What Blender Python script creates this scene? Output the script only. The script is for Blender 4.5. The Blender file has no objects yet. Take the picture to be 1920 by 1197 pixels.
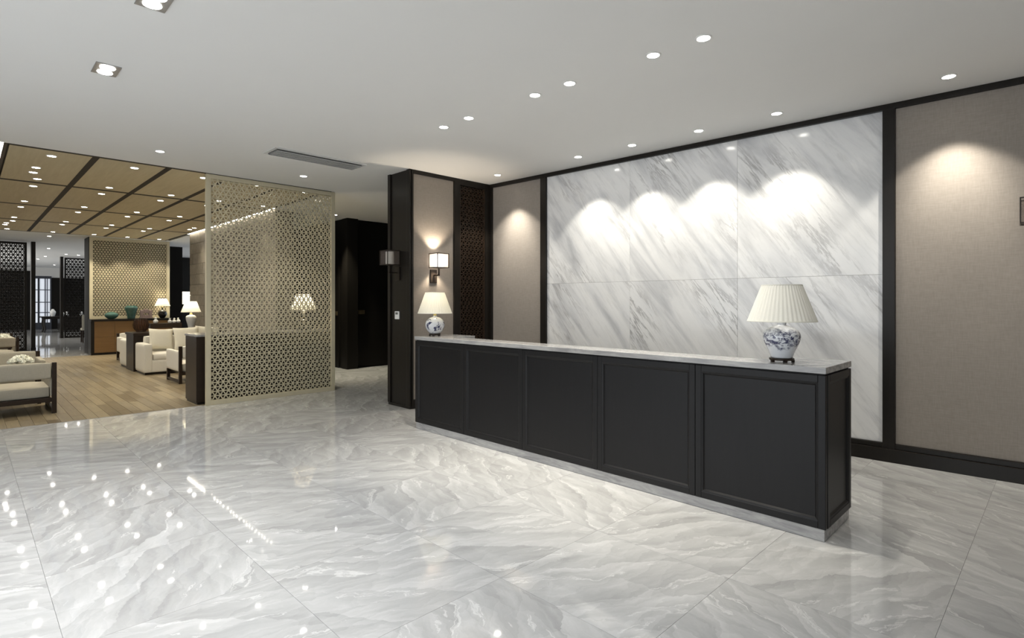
import bpy, bmesh, math, random
from mathutils import Vector, Matrix
random.seed(7)
PI = math.pi
SC = bpy.context.scene
COL = SC.collection

# ------------------------------------------------------------------ camera
F_PX, YAW, HORIZON, CAM_H = 1033.98, math.radians(45.166), 566.0, 1.45
cam_d = bpy.data.cameras.new('camera')
cam_d.sensor_fit = 'HORIZONTAL'; cam_d.sensor_width = 36.0
cam_d.lens = F_PX / 1920 * 36.0
cam_d.shift_y = -(598.5 - HORIZON) / 1920
cam_d.clip_start = 0.05; cam_d.clip_end = 200
cam = bpy.data.objects.new('camera', cam_d); COL.objects.link(cam)
cam.location = (0, 0, CAM_H); cam.rotation_euler = (PI / 2, 0, YAW)
SC.camera = cam

# ------------------------------------------------------------------ world, daylight, exposure
world = bpy.data.worlds.new('world'); SC.world = world; world.use_nodes = True
wb = world.node_tree.nodes['Background']
wb.inputs[0].default_value = (0.86, 0.93, 1.0, 1); wb.inputs[1].default_value = 1.0

def area(name, loc, rot, sx, sy, power, color):
    l = bpy.data.lights.new(name, 'AREA'); l.shape = 'RECTANGLE'; l.size = sx; l.size_y = sy
    l.energy = power; l.color = color
    o = bpy.data.objects.new(name, l); COL.objects.link(o); o.location = loc; o.rotation_euler = rot
    return o
# daylight entering through the glazed entrance front behind the camera
area('entrance_daylight', (-2.6, -3.9, 1.55), (PI / 2, 0, 0), 7.6, 2.7, 65, (0.95, 0.98, 1.0))
# added fill light that brightens the far rooms; no window behind it
area('far_room_fill', (-30.0, -2.4, 1.7), (PI / 2, 0, 0), 9.0, 2.4, 190, (1.0, 0.98, 0.94))

vs = SC.view_settings
vs.view_transform = 'Standard'; vs.look = 'None'; vs.gamma = 1.0; vs.exposure = 0.35
vs.use_curve_mapping = False

# ------------------------------------------------------------------ pixel helpers (photo 1920x1197)
FW = Vector((-math.sin(YAW), math.cos(YAW), 0)); RT = Vector((math.cos(YAW), math.sin(YAW), 0))
CAMP = Vector((0, 0, CAM_H))
def ray(px, py): return FW + RT * ((px - 960) / F_PX) + Vector((0, 0, (HORIZON - py) / F_PX))
def at_z(px, py, z): d = ray(px, py); return CAMP + d * ((z - CAM_H) / d.z)
def at_x(px, py, x): d = ray(px, py); return CAMP + d * (x / d.x)
def at_y(px, py, y): d = ray(px, py); return CAMP + d * (y / d.y)

# ------------------------------------------------------------------ materials
def newmat(name):
    m = bpy.data.materials.new(name); m.use_nodes = True
    nt = m.node_tree; b = nt.nodes['Principled BSDF']
    return m, nt, b
def N(nt, t, ins=None, **at):
    n = nt.nodes.new(t)
    for k, v in at.items(): setattr(n, k, v)
    for k, v in (ins or {}).items():
        if isinstance(v, bpy.types.NodeSocket): nt.links.new(v, n.inputs[k])
        else: n.inputs[k].default_value = v
    return n
def ramp(nt, fac, stops):
    n = nt.nodes.new('ShaderNodeValToRGB'); nt.links.new(fac, n.inputs[0])
    els = n.color_ramp.elements
    while len(els) < len(stops): els.new(0.5)
    for e, (p, c) in zip(els, stops):
        e.position = p; e.color = (c, c, c, 1) if not isinstance(c, tuple) else (*c, 1)
    return n.outputs[0]
def mix(nt, fac, a, b, mode='MIX'):
    n = nt.nodes.new('ShaderNodeMix'); n.data_type = 'RGBA'; n.blend_type = mode
    for idx, v in ((0, fac), (6, a), (7, b)):
        if isinstance(v, bpy.types.NodeSocket): nt.links.new(v, n.inputs[idx])
        elif idx == 0: n.inputs[0].default_value = v
        else: n.inputs[idx].default_value = (*v, 1)
    return n.outputs[2]
def bump(nt, b, h, strength=0.2, dist=0.002):
    n = N(nt, 'ShaderNodeBump', {'Height': h, 'Strength': strength, 'Distance': dist})
    nt.links.new(n.outputs[0], b.inputs['Normal'])
def setp(b, rough=0.5, metal=0.0, spec=0.5):
    b.inputs['Roughness'].default_value = rough; b.inputs['Metallic'].default_value = metal
    b.inputs['Specular IOR Level'].default_value = spec
def objco(nt, rnd=True):
    tc = N(nt, 'ShaderNodeTexCoord')
    if not rnd: return tc.outputs['Object']
    oi = N(nt, 'ShaderNodeObjectInfo')
    s = N(nt, 'ShaderNodeVectorMath', {0: (37.1, 91.7, 53.3)}, operation='SCALE')
    nt.links.new(oi.outputs['Random'], s.inputs['Scale'])
    a = N(nt, 'ShaderNodeVectorMath', {0: tc.outputs['Object'], 1: s.outputs[0]}, operation='ADD')
    return a.outputs[0]
def mapping(nt, vec, scale=(1, 1, 1), rot=(0, 0, 0)):
    # rotate first, then stretch
    r = N(nt, 'ShaderNodeMapping', {'Vector': vec, 'Rotation': rot})
    return N(nt, 'ShaderNodeMapping', {'Vector': r.outputs[0], 'Scale': scale}).outputs[0]
def noise(nt, vec, scale, detail=4, rough=0.5, dist=0.0):
    return N(nt, 'ShaderNodeTexNoise', {'Vector': vec, 'Scale': scale, 'Detail': detail, 'Roughness': rough, 'Distortion': dist}).outputs[0]
def plain(name, col, rough=0.5, metal=0.0, spec=0.5, var=0.06, nscale=30, bmp=0.0):
    m, nt, b = newmat(name); setp(b, rough, metal, spec)
    n = noise(nt, objco(nt), nscale, 3)
    c = mix(nt, n, tuple(x * (1 - var) for x in col), tuple(min(1, x * (1 + var)) for x in col))
    nt.links.new(c, b.inputs['Base Color'])
    if bmp: bump(nt, b, n, bmp, 0.001)
    return m
def wood(name, c1, c2, rough=0.4, axis=0, sc=6.0, spec=0.5):
    m, nt, b = newmat(name); setp(b, rough, 0, spec)
    s = [14.0, 14.0, 14.0]; s[axis] = 1.0
    n = noise(nt, mapping(nt, objco(nt), tuple(s)), sc / 3, 6, 0.6, 0.4)
    nt.links.new(mix(nt, n, c1, c2), b.inputs['Base Color'])
    bump(nt, b, n, 0.08, 0.001)
    return m
def emit(name, col, strength):
    m, nt, b = newmat(name)
    b.inputs['Base Color'].default_value = (*col, 1)
    b.inputs['Emission Color'].default_value = (*col, 1); b.inputs['Emission Strength'].default_value = strength
    return m
def shade_mat(name, col, glow=0.0):
    m, nt, b = newmat(name); nt.nodes.remove(b)
    out = nt.nodes['Material Output']
    n = noise(nt, objco(nt), 120, 2)
    c = mix(nt, n, tuple(x * 0.96 for x in col), col)
    d = N(nt, 'ShaderNodeBsdfDiffuse', {'Color': c}); t = N(nt, 'ShaderNodeBsdfTranslucent', {'Color': c})
    mx = N(nt, 'ShaderNodeMixShader', {0: 0.32, 1: d.outputs[0], 2: t.outputs[0]})
    nt.links.new(mx.outputs[0], out.inputs[0])
    return m
def sheer_mat(name, col, alpha):
    m, nt, b = newmat(name); nt.nodes.remove(b)
    out = nt.nodes['Material Output']
    d = N(nt, 'ShaderNodeBsdfTranslucent', {'Color': (*col, 1)}); d2 = N(nt, 'ShaderNodeBsdfDiffuse', {'Color': (*col, 1)})
    t = N(nt, 'ShaderNodeBsdfTransparent')
    a = N(nt, 'ShaderNodeMixShader', {0: 0.5, 1: d.outputs[0], 2: d2.outputs[0]})
    mx = N(nt, 'ShaderNodeMixShader', {0: alpha, 1: t.outputs[0], 2: a.outputs[0]})
    nt.links.new(mx.outputs[0], out.inputs[0])
    return m
def fabric(name, col, sc=900, var=0.12, rough=0.9):
    m, nt, b = newmat(name); setp(b, rough, 0, 0.2)
    co = objco(nt, False)
    n1 = noise(nt, mapping(nt, co, (1, 1, 0.12)), sc / 4, 2)
    n2 = noise(nt, mapping(nt, co, (0.12, 0.12, 1)), sc / 4, 2)
    n = N(nt, 'ShaderNodeMath', {0: n1, 1: n2}, operation='ADD').outputs[0]
    n = N(nt, 'ShaderNodeMath', {0: n, 1: 0.5}, operation='MULTIPLY').outputs[0]
    f = ramp(nt, n, [(0.3, 0.0), (0.7, 1.0)])
    c = mix(nt, f, tuple(x * (1 - var) for x in col), tuple(min(1, x * (1 + var)) for x in col))
    nt.links.new(c, b.inputs['Base Color']); bump(nt, b, n, 0.15, 0.001)
    return m
def marble_wall():
    m, nt, b = newmat('white_veined_marble'); setp(b, 0.12, 0, 0.5)
    co = objco(nt)
    v = mapping(nt, co, (0.45, 1, 2.6), (0, math.radians(-52), 0))      # stretched along the diagonal
    broad = noise(nt, v, 1.5, 7, 0.58, 0.6)
    base = ramp(nt, broad, [(0.28, (0.55, 0.56, 0.58)), (0.40, (0.72, 0.725, 0.74)), (0.49, (0.85, 0.853, 0.86)), (0.60, (0.90, 0.90, 0.90))])
    v2 = mapping(nt, co, (0.5, 1, 4.2), (0, math.radians(-54), 0))
    n2 = noise(nt, v2, 2.0, 10, 0.66, 0.35)
    vein = ramp(nt, n2, [(0.455, 0.0), (0.492, 1.0), (0.502, 1.0), (0.53, 0.0)])
    msk = ramp(nt, noise(nt, mapping(nt, co, (0.5, 1, 1.3), (0, math.radians(-50), 0)), 1.5, 3), [(0.46, 0.0), (0.66, 0.85)])
    vm = N(nt, 'ShaderNodeMath', {0: vein, 1: msk}, operation='MULTIPLY').outputs[0]
    c = mix(nt, vm, base, (0.37, 0.365, 0.37))
    fine = ramp(nt, noise(nt, v2, 4.0, 9, 0.72, 0.3), [(0.36, 0.70), (0.50, 1.0)])
    c = mix(nt, 0.38, c, fine, 'MULTIPLY')
    nt.links.new(c, b.inputs['Base Color'])
    return m
def marble_floor():
    m, nt, b = newmat('polished_grey_marble_tile'); setp(b, 0.07, 0, 0.5)
    co = objco(nt)
    warp = N(nt, 'ShaderNodeTexNoise', {'Vector': co, 'Scale': 2.2, 'Detail': 6, 'Roughness': 0.6})
    wv = N(nt, 'ShaderNodeVectorMath', {0: warp.outputs['Color'], 'Scale': 0.28}, operation='SCALE').outputs[0]
    cw = N(nt, 'ShaderNodeVectorMath', {0: co, 1: wv}, operation='ADD').outputs[0]
    st = mapping(nt, cw, (0.8, 3.6, 1), (0, 0, math.radians(24)))
    n1 = noise(nt, st, 2.6, 9, 0.62, 0.5)
    base = ramp(nt, n1, [(0.28, (0.42, 0.419, 0.414)), (0.45, (0.475, 0.474, 0.468)), (0.58, (0.52, 0.519, 0.513)), (0.74, (0.60, 0.598, 0.59))])
    def facets(rot, stretch, scale, dirv, amp):
        mv = mapping(nt, cw, (scale, scale * stretch, scale), (0, 0, math.radians(rot)))
        vo = N(nt, 'ShaderNodeTexVoronoi', {'Vector': mv, 'Scale': 1.0, 'Randomness': 1.0})
        df = N(nt, 'ShaderNodeVectorMath', {0: mv, 1: vo.outputs['Position']}, operation='SUBTRACT').outputs[0]
        dt = N(nt, 'ShaderNodeVectorMath', {0: df, 1: dirv}, operation='DOT_PRODUCT').outputs['Value']
        sep = N(nt, 'ShaderNodeSeparateColor', {0: vo.outputs['Color']}).outputs[0]
        k = N(nt, 'ShaderNodeMath', {0: dt, 1: amp, 2: 1.0 - 0.06}, operation='MULTIPLY_ADD').outputs[0]
        return N(nt, 'ShaderNodeMath', {0: sep, 1: 0.12, 2: k}, operation='MULTIPLY_ADD').outputs[0]
    c = mix(nt, 1.0, base, facets(35, 3.2, 1.9, (0.3, 1.0, 0.0), 0.16), 'MULTIPLY')
    c = mix(nt, 0.55, c, facets(10, 4.5, 3.0, (0.4, -1.0, 0.0), 0.13), 'MULTIPLY')
    n2 = noise(nt, mapping(nt, cw, (0.9, 4.5, 1), (0, 0, math.radians(30))), 2.3, 6, 0.6, 0.8)
    vein = ramp(nt, n2, [(0.61, 0.0), (0.63, 0.5), (0.64, 0.5), (0.67, 0.0)])
    c = mix(nt, vein, c, (0.80, 0.80, 0.78))
    n3 = noise(nt, mapping(nt, cw, (1.2, 6, 1), (0, 0, math.radians(18))), 3.2, 8, 0.7, 1.0)
    dk = ramp(nt, n3, [(0.32, 0.35), (0.36, 0.0)])
    c = mix(nt, dk, c, (0.36, 0.355, 0.345))
    nt.links.new(c, b.inputs['Base Color'])
    rg = ramp(nt, n1, [(0.3, 0.025), (0.7, 0.05)]); nt.links.new(rg, b.inputs['Roughness'])
    return m
def stone_top():
    m, nt, b = newmat('grey_striped_marble_slab'); setp(b, 0.16, 0, 0.5)
    co = objco(nt)
    n1 = noise(nt, mapping(nt, co, (1.2, 6, 9), (0, 0, math.radians(6))), 3.0, 8, 0.65, 0.7)
    c = ramp(nt, n1, [(0.3, (0.24, 0.238, 0.245)), (0.48, (0.36, 0.355, 0.355)), (0.62, (0.45, 0.445, 0.435))])
    nt.links.new(c, b.inputs['Base Color'])
    return m
def plank_mat():
    m, nt, b = newmat('light_oak_plank'); setp(b, 0.32, 0, 0.45)
    oi = N(nt, 'ShaderNodeObjectInfo')
    g = noise(nt, mapping(nt, objco(nt), (1.2, 16, 1)), 2.2, 7, 0.6, 0.5)
    tone = ramp(nt, oi.outputs['Random'], [(0.0, (0.19, 0.145, 0.085)), (0.3, (0.27, 0.215, 0.135)), (0.75, (0.36, 0.295, 0.19)), (1.0, (0.235, 0.195, 0.145))])
    gr = ramp(nt, g, [(0.3, 0.62), (0.6, 0.92), (0.8, 1.05)])
    nt.links.new(mix(nt, 0.85, tone, gr, 'MULTIPLY'), b.inputs['Base Color'])
    bump(nt, b, g, 0.08, 0.001)
    return m
def porcelain(name, kind):
    m, nt, b = newmat(name); setp(b, 0.1, 0, 0.5)
    b.inputs['Coat Weight'].default_value = 0.4; b.inputs['Coat Roughness'].default_value = 0.05
    co = objco(nt, False)
    sep = N(nt, 'ShaderNodeSeparateXYZ', {0: co})
    if kind == 'band':
        n = noise(nt, mapping(nt, co, (1, 1, 1.5)), 26, 5, 0.6, 1.2)
        blot = ramp(nt, n, [(0.44, 0.0), (0.50, 1.0)])
        big = noise(nt, co, 14, 3, 0.6, 0.6)
        zz = N(nt, 'ShaderNodeMath', {0: big, 1: 0.11, 2: sep.outputs[2]}, operation='MULTIPLY_ADD').outputs[0]
        band = ramp(nt, zz, [(0.118, 0.0), (0.132, 1.0), (0.215, 1.0), (0.250, 0.3)])
        f = N(nt, 'ShaderNodeMath', {0: blot, 1: band}, operation='MULTIPLY').outputs[0]
        f2 = ramp(nt, noise(nt, co, 60, 3), [(0.4, 0.55), (0.6, 1.0)])
        f = N(nt, 'ShaderNodeMath', {0: f, 1: f2}, operation='MULTIPLY').outputs[0]
    else:
        n = noise(nt, mapping(nt, co, (1, 1, 0.8)), 11, 4, 0.55, 1.6)
        f = ramp(nt, n, [(0.53, 0.0), (0.56, 1.0)])
        n2 = noise(nt, co, 45, 4)
        f = N(nt, 'ShaderNodeMath', {0: f, 1: ramp(nt, n2, [(0.35, 0.35), (0.55, 1.0)])}, operation='MULTIPLY').outputs[0]
    c = mix(nt, f, (0.74, 0.76, 0.80), (0.022, 0.027, 0.095))
    nt.links.new(c, b.inputs['Base Color'])
    return m
def stone_block_mat():
    m, nt, b = newmat('taupe_textured_stone'); setp(b, 0.7, 0, 0.3)
    co = objco(nt); oi = N(nt, 'ShaderNodeObjectInfo')
    n = noise(nt, co, 9, 8, 0.65, 0.5)
    t = ramp(nt, oi.outputs['Random'], [(0.0, (0.21, 0.185, 0.15)), (1.0, (0.28, 0.25, 0.205))])
    g = ramp(nt, n, [(0.3, 0.72), (0.7, 1.12)])
    nt.links.new(mix(nt, 0.9, t, g, 'MULTIPLY'), b.inputs['Base Color']); bump(nt, b, n, 0.4, 0.004)
    return m
def wood_ceiling_mat():
    m, nt, b = newmat('tan_veneer_ceiling_panel'); setp(b, 0.5, 0, 0.4)
    n = noise(nt, mapping(nt, objco(nt), (0.7, 9, 1)), 2.0, 7, 0.6, 0.5)
    nt.links.new(mix(nt, ramp(nt, n, [(0.3, 0.0), (0.7, 1.0)]), (0.50, 0.42, 0.265), (0.58, 0.50, 0.335)), b.inputs['Base Color'])
    return m

M = dict(
    paint=plain('white_ceiling_paint', (0.80, 0.80, 0.79), 0.8, var=0.01, nscale=3),
    wallpaint=plain('pale_wall_paint', (0.62, 0.61, 0.59), 0.8, var=0.02, nscale=4),
    darkwood=wood('black_stained_wood', (0.010, 0.0085, 0.0075), (0.018, 0.015, 0.012), 0.32, 2, spec=0.25),
    darkwall=wood('black_veneer_panel', (0.0065, 0.0058, 0.005), (0.011, 0.0095, 0.008), 0.45, 2, spec=0.15),
    deskwood=wood('charcoal_stained_oak', (0.0075, 0.0072, 0.0078), (0.0115, 0.011, 0.012), 0.42, 2, 9.0, 0.28),
    brownwood=wood('dark_brown_wood', (0.030, 0.017, 0.010), (0.045, 0.027, 0.016), 0.4, 2, spec=0.4),
    furnwood=wood('espresso_furniture_wood', (0.022, 0.015, 0.011), (0.035, 0.024, 0.017), 0.35, 1, spec=0.22),
    veneer=wood('honey_brown_veneer', (0.17, 0.090, 0.030), (0.24, 0.135, 0.050), 0.4, 1, 5.0),
    fabricwall=fabric('taupe_wall_fabric', (0.30, 0.268, 0.238), 500, 0.10),
    marble=marble_wall(), tile=marble_floor(), stone=stone_top(), plank=plank_mat(),
    grout=plain('grey_grout', (0.50, 0.495, 0.485), 0.8, var=0.05),
    woodgap=plain('dark_floor_gap', (0.10, 0.075, 0.045), 0.7),
    subfloor=plain('dark_ceiling_gap', (0.020, 0.014, 0.009), 0.7),
    ceilpanel=wood_ceiling_mat(),
    gold=plain('champagne_gold_paint', (0.62, 0.56, 0.40), 0.42, 0.1, 0.5, 0.05, 20),
    block=stone_block_mat(), mortar=plain('dark_mortar', (0.12, 0.10, 0.08), 0.9),
    lens=emit('downlight_lens', (1.0, 0.96, 0.88), 28.0),
    cove=emit('cove_light_strip', (1.0, 0.93, 0.78), 9.0),
    covew=emit('white_light_strip', (1.0, 0.97, 0.92), 9.0),
    ring=plain('white_enamel_ring', (0.75, 0.75, 0.74), 0.4),
    alu=plain('brushed_aluminium', (0.42, 0.42, 0.43), 0.35, 0.7),
    vent=plain('grey_enamel_vent', (0.62, 0.62, 0.61), 0.5),
    black=plain('black_void', (0.012, 0.012, 0.012), 0.8),
    bronze=plain('bronze_metal', (0.16, 0.125, 0.075), 0.4, 0.7),
    darkmetal=plain('dark_bronze_metal', (0.035, 0.027, 0.022), 0.4, 0.6),
    brass=plain('aged_brass', (0.55, 0.46, 0.20), 0.3, 0.8),
    chrome=plain('pale_nickel', (0.75, 0.73, 0.66), 0.2, 0.8),
    whiteplastic=plain('white_plastic', (0.78, 0.78, 0.77), 0.4),
    lcd=plain('grey_display', (0.16, 0.17, 0.16), 0.2),
    shade=shade_mat('cream_pleated_silk', (0.95, 0.94, 0.875)),
    shadelit=shade_mat('lit_cream_silk', (0.93, 0.90, 0.80)),
    lampin=emit('glowing_lampshade_liner', (1.0, 0.88, 0.62), 1.3),
    glassbox=sheer_mat('sheer_organza', (0.30, 0.25, 0.23), 0.20),
    glassboxlit=sheer_mat('lit_sheer_organza', (0.92, 0.82, 0.74), 0.42),  # sconce glow put into the colour: brighter, denser copy of the sheer
    glowcyl=emit('glowing_white_glass', (1.0, 0.93, 0.82), 7.0),
    dimcyl=plain('unlit_white_glass', (0.85, 0.83, 0.78), 0.3),
    vase1=porcelain('blue_and_white_porcelain', 'band'), vase2=porcelain('ink_painted_porcelain', 'ink'),
    whitecer=plain('white_ceramic', (0.78, 0.78, 0.76), 0.12),
    teal=plain('teal_crackle_glaze', (0.055, 0.125, 0.105), 0.15, var=0.35, nscale=14),
    blackcer=plain('black_glaze', (0.012, 0.010, 0.009), 0.08),
    pinkstone=plain('mauve_carved_stone', (0.27, 0.20, 0.185), 0.6, var=0.3, nscale=25, bmp=0.4),
    whitefab=fabric('cream_white_upholstery', (0.76, 0.73, 0.66), 600, 0.04),
    cushfab=fabric('ivory_cushion_cloth', (0.82, 0.78, 0.66), 600, 0.05),
    greyfab=fabric('grey_linen_upholstery', (0.42, 0.39, 0.32), 700, 0.07),
    petal=plain('white_petal', (0.92, 0.92, 0.82), 0.7), leaf=plain('green_leaf', (0.06, 0.13, 0.03), 0.5),
    glass=plain('smoked_glass', (0.05, 0.06, 0.05), 0.05),
    winlit=emit('daylit_window_pane', (0.84, 0.89, 0.97), 0.42),
    bluegrey=plain('blue_grey_frame', (0.045, 0.050, 0.065), 0.4),
)
def dimple(m): pass

# ------------------------------------------------------------------ mesh helpers
def BM(): return bmesh.new()
def box(bm, c, s, rz=0.0, mat=None):
    m = Matrix.Translation(c) @ Matrix.Rotation(rz, 4, 'Z') @ Matrix.Diagonal((s[0], s[1], s[2], 1))
    if mat is not None: m = mat @ m
    bmesh.ops.create_cube(bm, size=1.0, matrix=m)
    return bm
def box2(bm, a, b): return box(bm, [(a[i] + b[i]) / 2 for i in range(3)], [abs(b[i] - a[i]) for i in range(3)])
def cyl(bm, c, r, h, n=24, r2=None, axis='Z'):
    m = Matrix.Translation(c)
    if axis == 'X': m = m @ Matrix.Rotation(PI / 2, 4, 'Y')
    if axis == 'Y': m = m @ Matrix.Rotation(PI / 2, 4, 'X')
    bmesh.ops.create_cone(bm, cap_ends=True, segments=n, radius1=r, radius2=r if r2 is None else r2, depth=h, matrix=m)
    return bm
def lathe(bm, prof, n=32, c=(0, 0, 0), pleat=0, amp=0.0, cap=True):
    rings = []
    for r, z in prof:
        ring = []
        for i in range(n):
            a = 2 * PI * i / n
            rr = r * (1 + (amp * math.cos(pleat * a) if pleat else 0))
            ring.append(bm.verts.new((c[0] + rr * math.cos(a), c[1] + rr * math.sin(a), c[2] + z)))
        rings.append(ring)
    for p, q in zip(rings, rings[1:]):
        for i in range(n): bm.faces.new((p[i], p[(i + 1) % n], q[(i + 1) % n], q[i]))
    if cap:
        bm.faces.new(list(reversed(rings[0]))); bm.faces.new(rings[-1])
    return bm
def tube(bm, pts, r, n=10):
    pts = [Vector(p) for p in pts]; rings = []
    for i, p in enumerate(pts):
        t = (pts[min(i + 1, len(pts) - 1)] - pts[max(i - 1, 0)]).normalized()
        u = t.cross(Vector((0.3, 0.2, 1) if abs(t.z) < 0.9 else (1, 0.2, 0))).normalized(); v = t.cross(u)
        rings.append([bm.verts.new(p + (u * math.cos(2 * PI * k / n) + v * math.sin(2 * PI * k / n)) * r) for k in range(n)])
    for p, q in zip(rings, rings[1:]):
        for i in range(n): bm.faces.new((p[i], p[(i + 1) % n], q[(i + 1) % n], q[i]))
    bm.faces.new(list(reversed(rings[0]))); bm.faces.new(rings[-1])
    return bm
def softbox(bm, c, s, r=0.04, puff=0.0, seg=4, rz=0.0, tilt=None):
    """rounded upholstered block: dense rounded box with an optional puffed centre"""
    b2 = bmesh.new(); bmesh.ops.create_cube(b2, size=1.0)
    bmesh.ops.subdivide_edges(b2, edges=b2.edges[:], cuts=7, use_grid_fill=True)
    h = Vector(s) / 2; rr = min(r, min(h) * 0.98)
    m = Matrix.Translation(c) @ Matrix.Rotation(rz, 4, 'Z')
    if tilt: m = m @ Matrix.Rotation(tilt[1], 4, tilt[0])
    for v in b2.verts:
        q = v.co.copy() * 2
        # push loops toward the edges so the rounding has points to use
        q = Vector([math.copysign(abs(x) ** 0.6, x) for x in q])
        p = Vector((q.x * h.x, q.y * h.y, q.z * h.z))
        if puff:
            k = (1 - q.x ** 2) * (1 - q.y ** 2) if abs(q.z) > 0.999 else 0
            k2 = (1 - q.x ** 2) * (1 - q.z ** 2) if abs(q.y) > 0.999 else 0
            k3 = (1 - q.y ** 2) * (1 - q.z ** 2) if abs(q.x) > 0.999 else 0
            p += Vector((math.copysign(k3, q.x), math.copysign(k2, q.y), math.copysign(k, q.z))) * puff
        inner = Vector([max(-(h[i] - rr), min(h[i] - rr, p[i])) for i in range(3)])
        d = p - inner
        if d.length > rr and d.length > 0:
            nz = sum(1 for i in range(3) if abs(d[i]) > 1e-6)
            if nz > 1: p = inner + d.normalized() * rr
        v.co = m @ p
    tmp = bpy.data.meshes.new('tmp'); b2.to_mesh(tmp); b2.free(); bm.from_mesh(tmp); bpy.data.meshes.remove(tmp)
    return bm
def pillow(bm, w, h, t, mat):
    """square scatter cushion in the local XZ plane"""
    n = 12; grid = {}
    for sgn in (1, -1):
        for i in range(n + 1):
            for j in range(n + 1):
                u, v = i / n * 2 - 1, j / n * 2 - 1
                edge = i in (0, n) or j in (0, n)
                if edge and sgn == -1: grid[(sgn, i, j)] = grid[(1, i, j)]; continue
                pin = 1 - 0.07 * (1 - abs(u) ** 2) * abs(v) ** 4; pin2 = 1 - 0.07 * (1 - abs(v) ** 2) * abs(u) ** 4
                th = t / 2 * ((1 - u ** 4) * (1 - v ** 4)) ** 0.55 if not edge else 0
                grid[(sgn, i, j)] = bm.verts.new(mat @ Vector((u * w / 2 * pin2, sgn * th, v * h / 2 * pin)))
    for sgn in (1, -1):
        for i in range(n):
            for j in range(n):
                f = [grid[(sgn, i, j)], grid[(sgn, i + 1, j)], grid[(sgn, i + 1, j + 1)], grid[(sgn, i, j + 1)]]
                if len(set(f)) == 4: bm.faces.new(f if sgn == -1 else list(reversed(f)))
    return bm
def obj(name, bm, mat, parent=None, loc=(0, 0, 0), rz=0.0, smooth=False, bevel=0.0, seg=2):
    me = bpy.data.meshes.new(name)
    bmesh.ops.recalc_face_normals(bm, faces=bm.faces[:])
    bm.to_mesh(me); bm.free()
    me.materials.append(M[mat] if isinstance(mat, str) else mat)
    if smooth:
        me.polygons.foreach_set('use_smooth', [True] * len(me.polygons))
        try: me.set_sharp_from_angle(angle=math.radians(38))
        except Exception: pass
    o = bpy.data.objects.new(name, me); COL.objects.link(o)
    o.location = loc; o.rotation_euler = (0, 0, rz)
    if parent: o.parent = parent
    if bevel:
        md = o.modifiers.new('bevel', 'BEVEL'); md.width = bevel; md.segments = seg; md.limit_method = 'ANGLE'
    return o
def inst(src, name=None, parent=None, loc=None, rz=None):
    o = src.copy(); COL.objects.link(o)
    if parent is not None: o.parent = parent
    if loc is not None: o.location = loc
    if rz is not None: o.rotation_euler = (0, 0, rz)
    return o
def tag(o, label, cat, group=None, kind=None):
    o['label'] = label; o['category'] = cat
    if group: o['group'] = group
    if kind: o['kind'] = kind
    return o
def thing(name, label, cat, loc=(0, 0, 0), rz=0.0, group=None):
    o = bpy.data.objects.new(name, None); COL.objects.link(o)
    o.empty_display_size = 0.05; o.location = loc; o.rotation_euler = (0, 0, rz)
    return tag(o, label, cat, group)
def struct(name, bm, mat, label, cat, **k):
    o = obj(name, bm, mat, **k); tag(o, label, cat); o['kind'] = 'structure'; return o
def dup(root, loc, rz, label):
    r = root.copy(); COL.objects.link(r); r.location = loc; r.rotation_euler = (0, 0, rz); r['label'] = label
    for ch in list(root.children):
        c = ch.copy(); COL.objects.link(c); c.parent = r
        for g in list(ch.children):
            d = g.copy(); COL.objects.link(d); d.parent = c
    return r
def B(a, b): return box2(BM(), a, b)

CZ = 3.241                    # ceiling height
XL = -8.50                    # edge between hall tiles and lounge planks
XF = -18.65                   # far edge of the lounge
YW = 4.28                     # right side of the lounge (stone wall)
P0 = Vector((-6.25, 5.738, 0)); TH = math.radians(2.478)     # marble wall: start corner and direction
E1 = Vector((math.cos(TH), math.sin(TH), 0)); NR = Vector((math.sin(TH), -math.cos(TH), 0))   # along, into the room
def W(s, d, z): return P0 + E1 * s + NR * d + Vector((0, 0, z))

# ================================================================== STRUCTURE: floors
floor = struct('floor', B((XL, -4.0, -0.10), (4.2, 9.0, -0.008)), 'grout', 'grey marble tiled floor of the reception hall', 'floor')
TS, JX, JY = 0.847, -0.40, 5.385
tile_bm = BM(); box(tile_bm, (0, 0, 0), (TS - 0.0014, TS - 0.0014, 0.008))
tile0 = None
def add_tile(x0, x1, y0, y1, par):
    """one floor tile; whole tiles share a mesh, cut ones get their own"""
    global tile0
    whole = abs(x1 - x0 - TS) < 1e-4 and abs(y1 - y0 - TS) < 1e-4
    c = ((x0 + x1) / 2, (y0 + y1) / 2, -0.004)
    if whole:
        if tile0 is None:
            t = obj('tile', tile_bm, 'tile', par, c); tile0 = t
        else: t = inst(tile0, parent=par, loc=c)
        t.rotation_euler = (0, 0, random.choice((0, PI / 2, PI, -PI / 2)))
    elif x1 - x0 > 0.02 and y1 - y0 > 0.02:
        b = BM(); box(b, (0, 0, 0), (x1 - x0 - 0.0014, y1 - y0 - 0.0014, 0.008)); t = obj('tile', b, 'tile', par, c)
def tile_area(xa, xb, ya, yb, par):
    i0 = math.floor((xa - JX) / TS); j0 = math.floor((ya - JY) / TS)
    i = i0
    while JX + i * TS < xb - 1e-6:
        j = j0
        while JY + j * TS < yb - 1e-6:
            add_tile(max(xa, JX + i * TS), min(xb, JX + (i + 1) * TS), max(ya, JY + j * TS), min(yb, JY + (j + 1) * TS), par)
            j += 1
        i += 1
tile_area(XL, 2.14, -1.4, 4.27, floor)
tile_area(-6.22, 2.14, 4.27, 6.10, floor)
tile_area(XL, -6.80, 4.27, 7.5, floor)
floor2 = struct('floor', B((-14.0, YW + 0.02, -0.10), (XL, 9.0, -0.008)), 'grout', 'grey marble floor of the dark side passage', 'floor')
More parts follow.
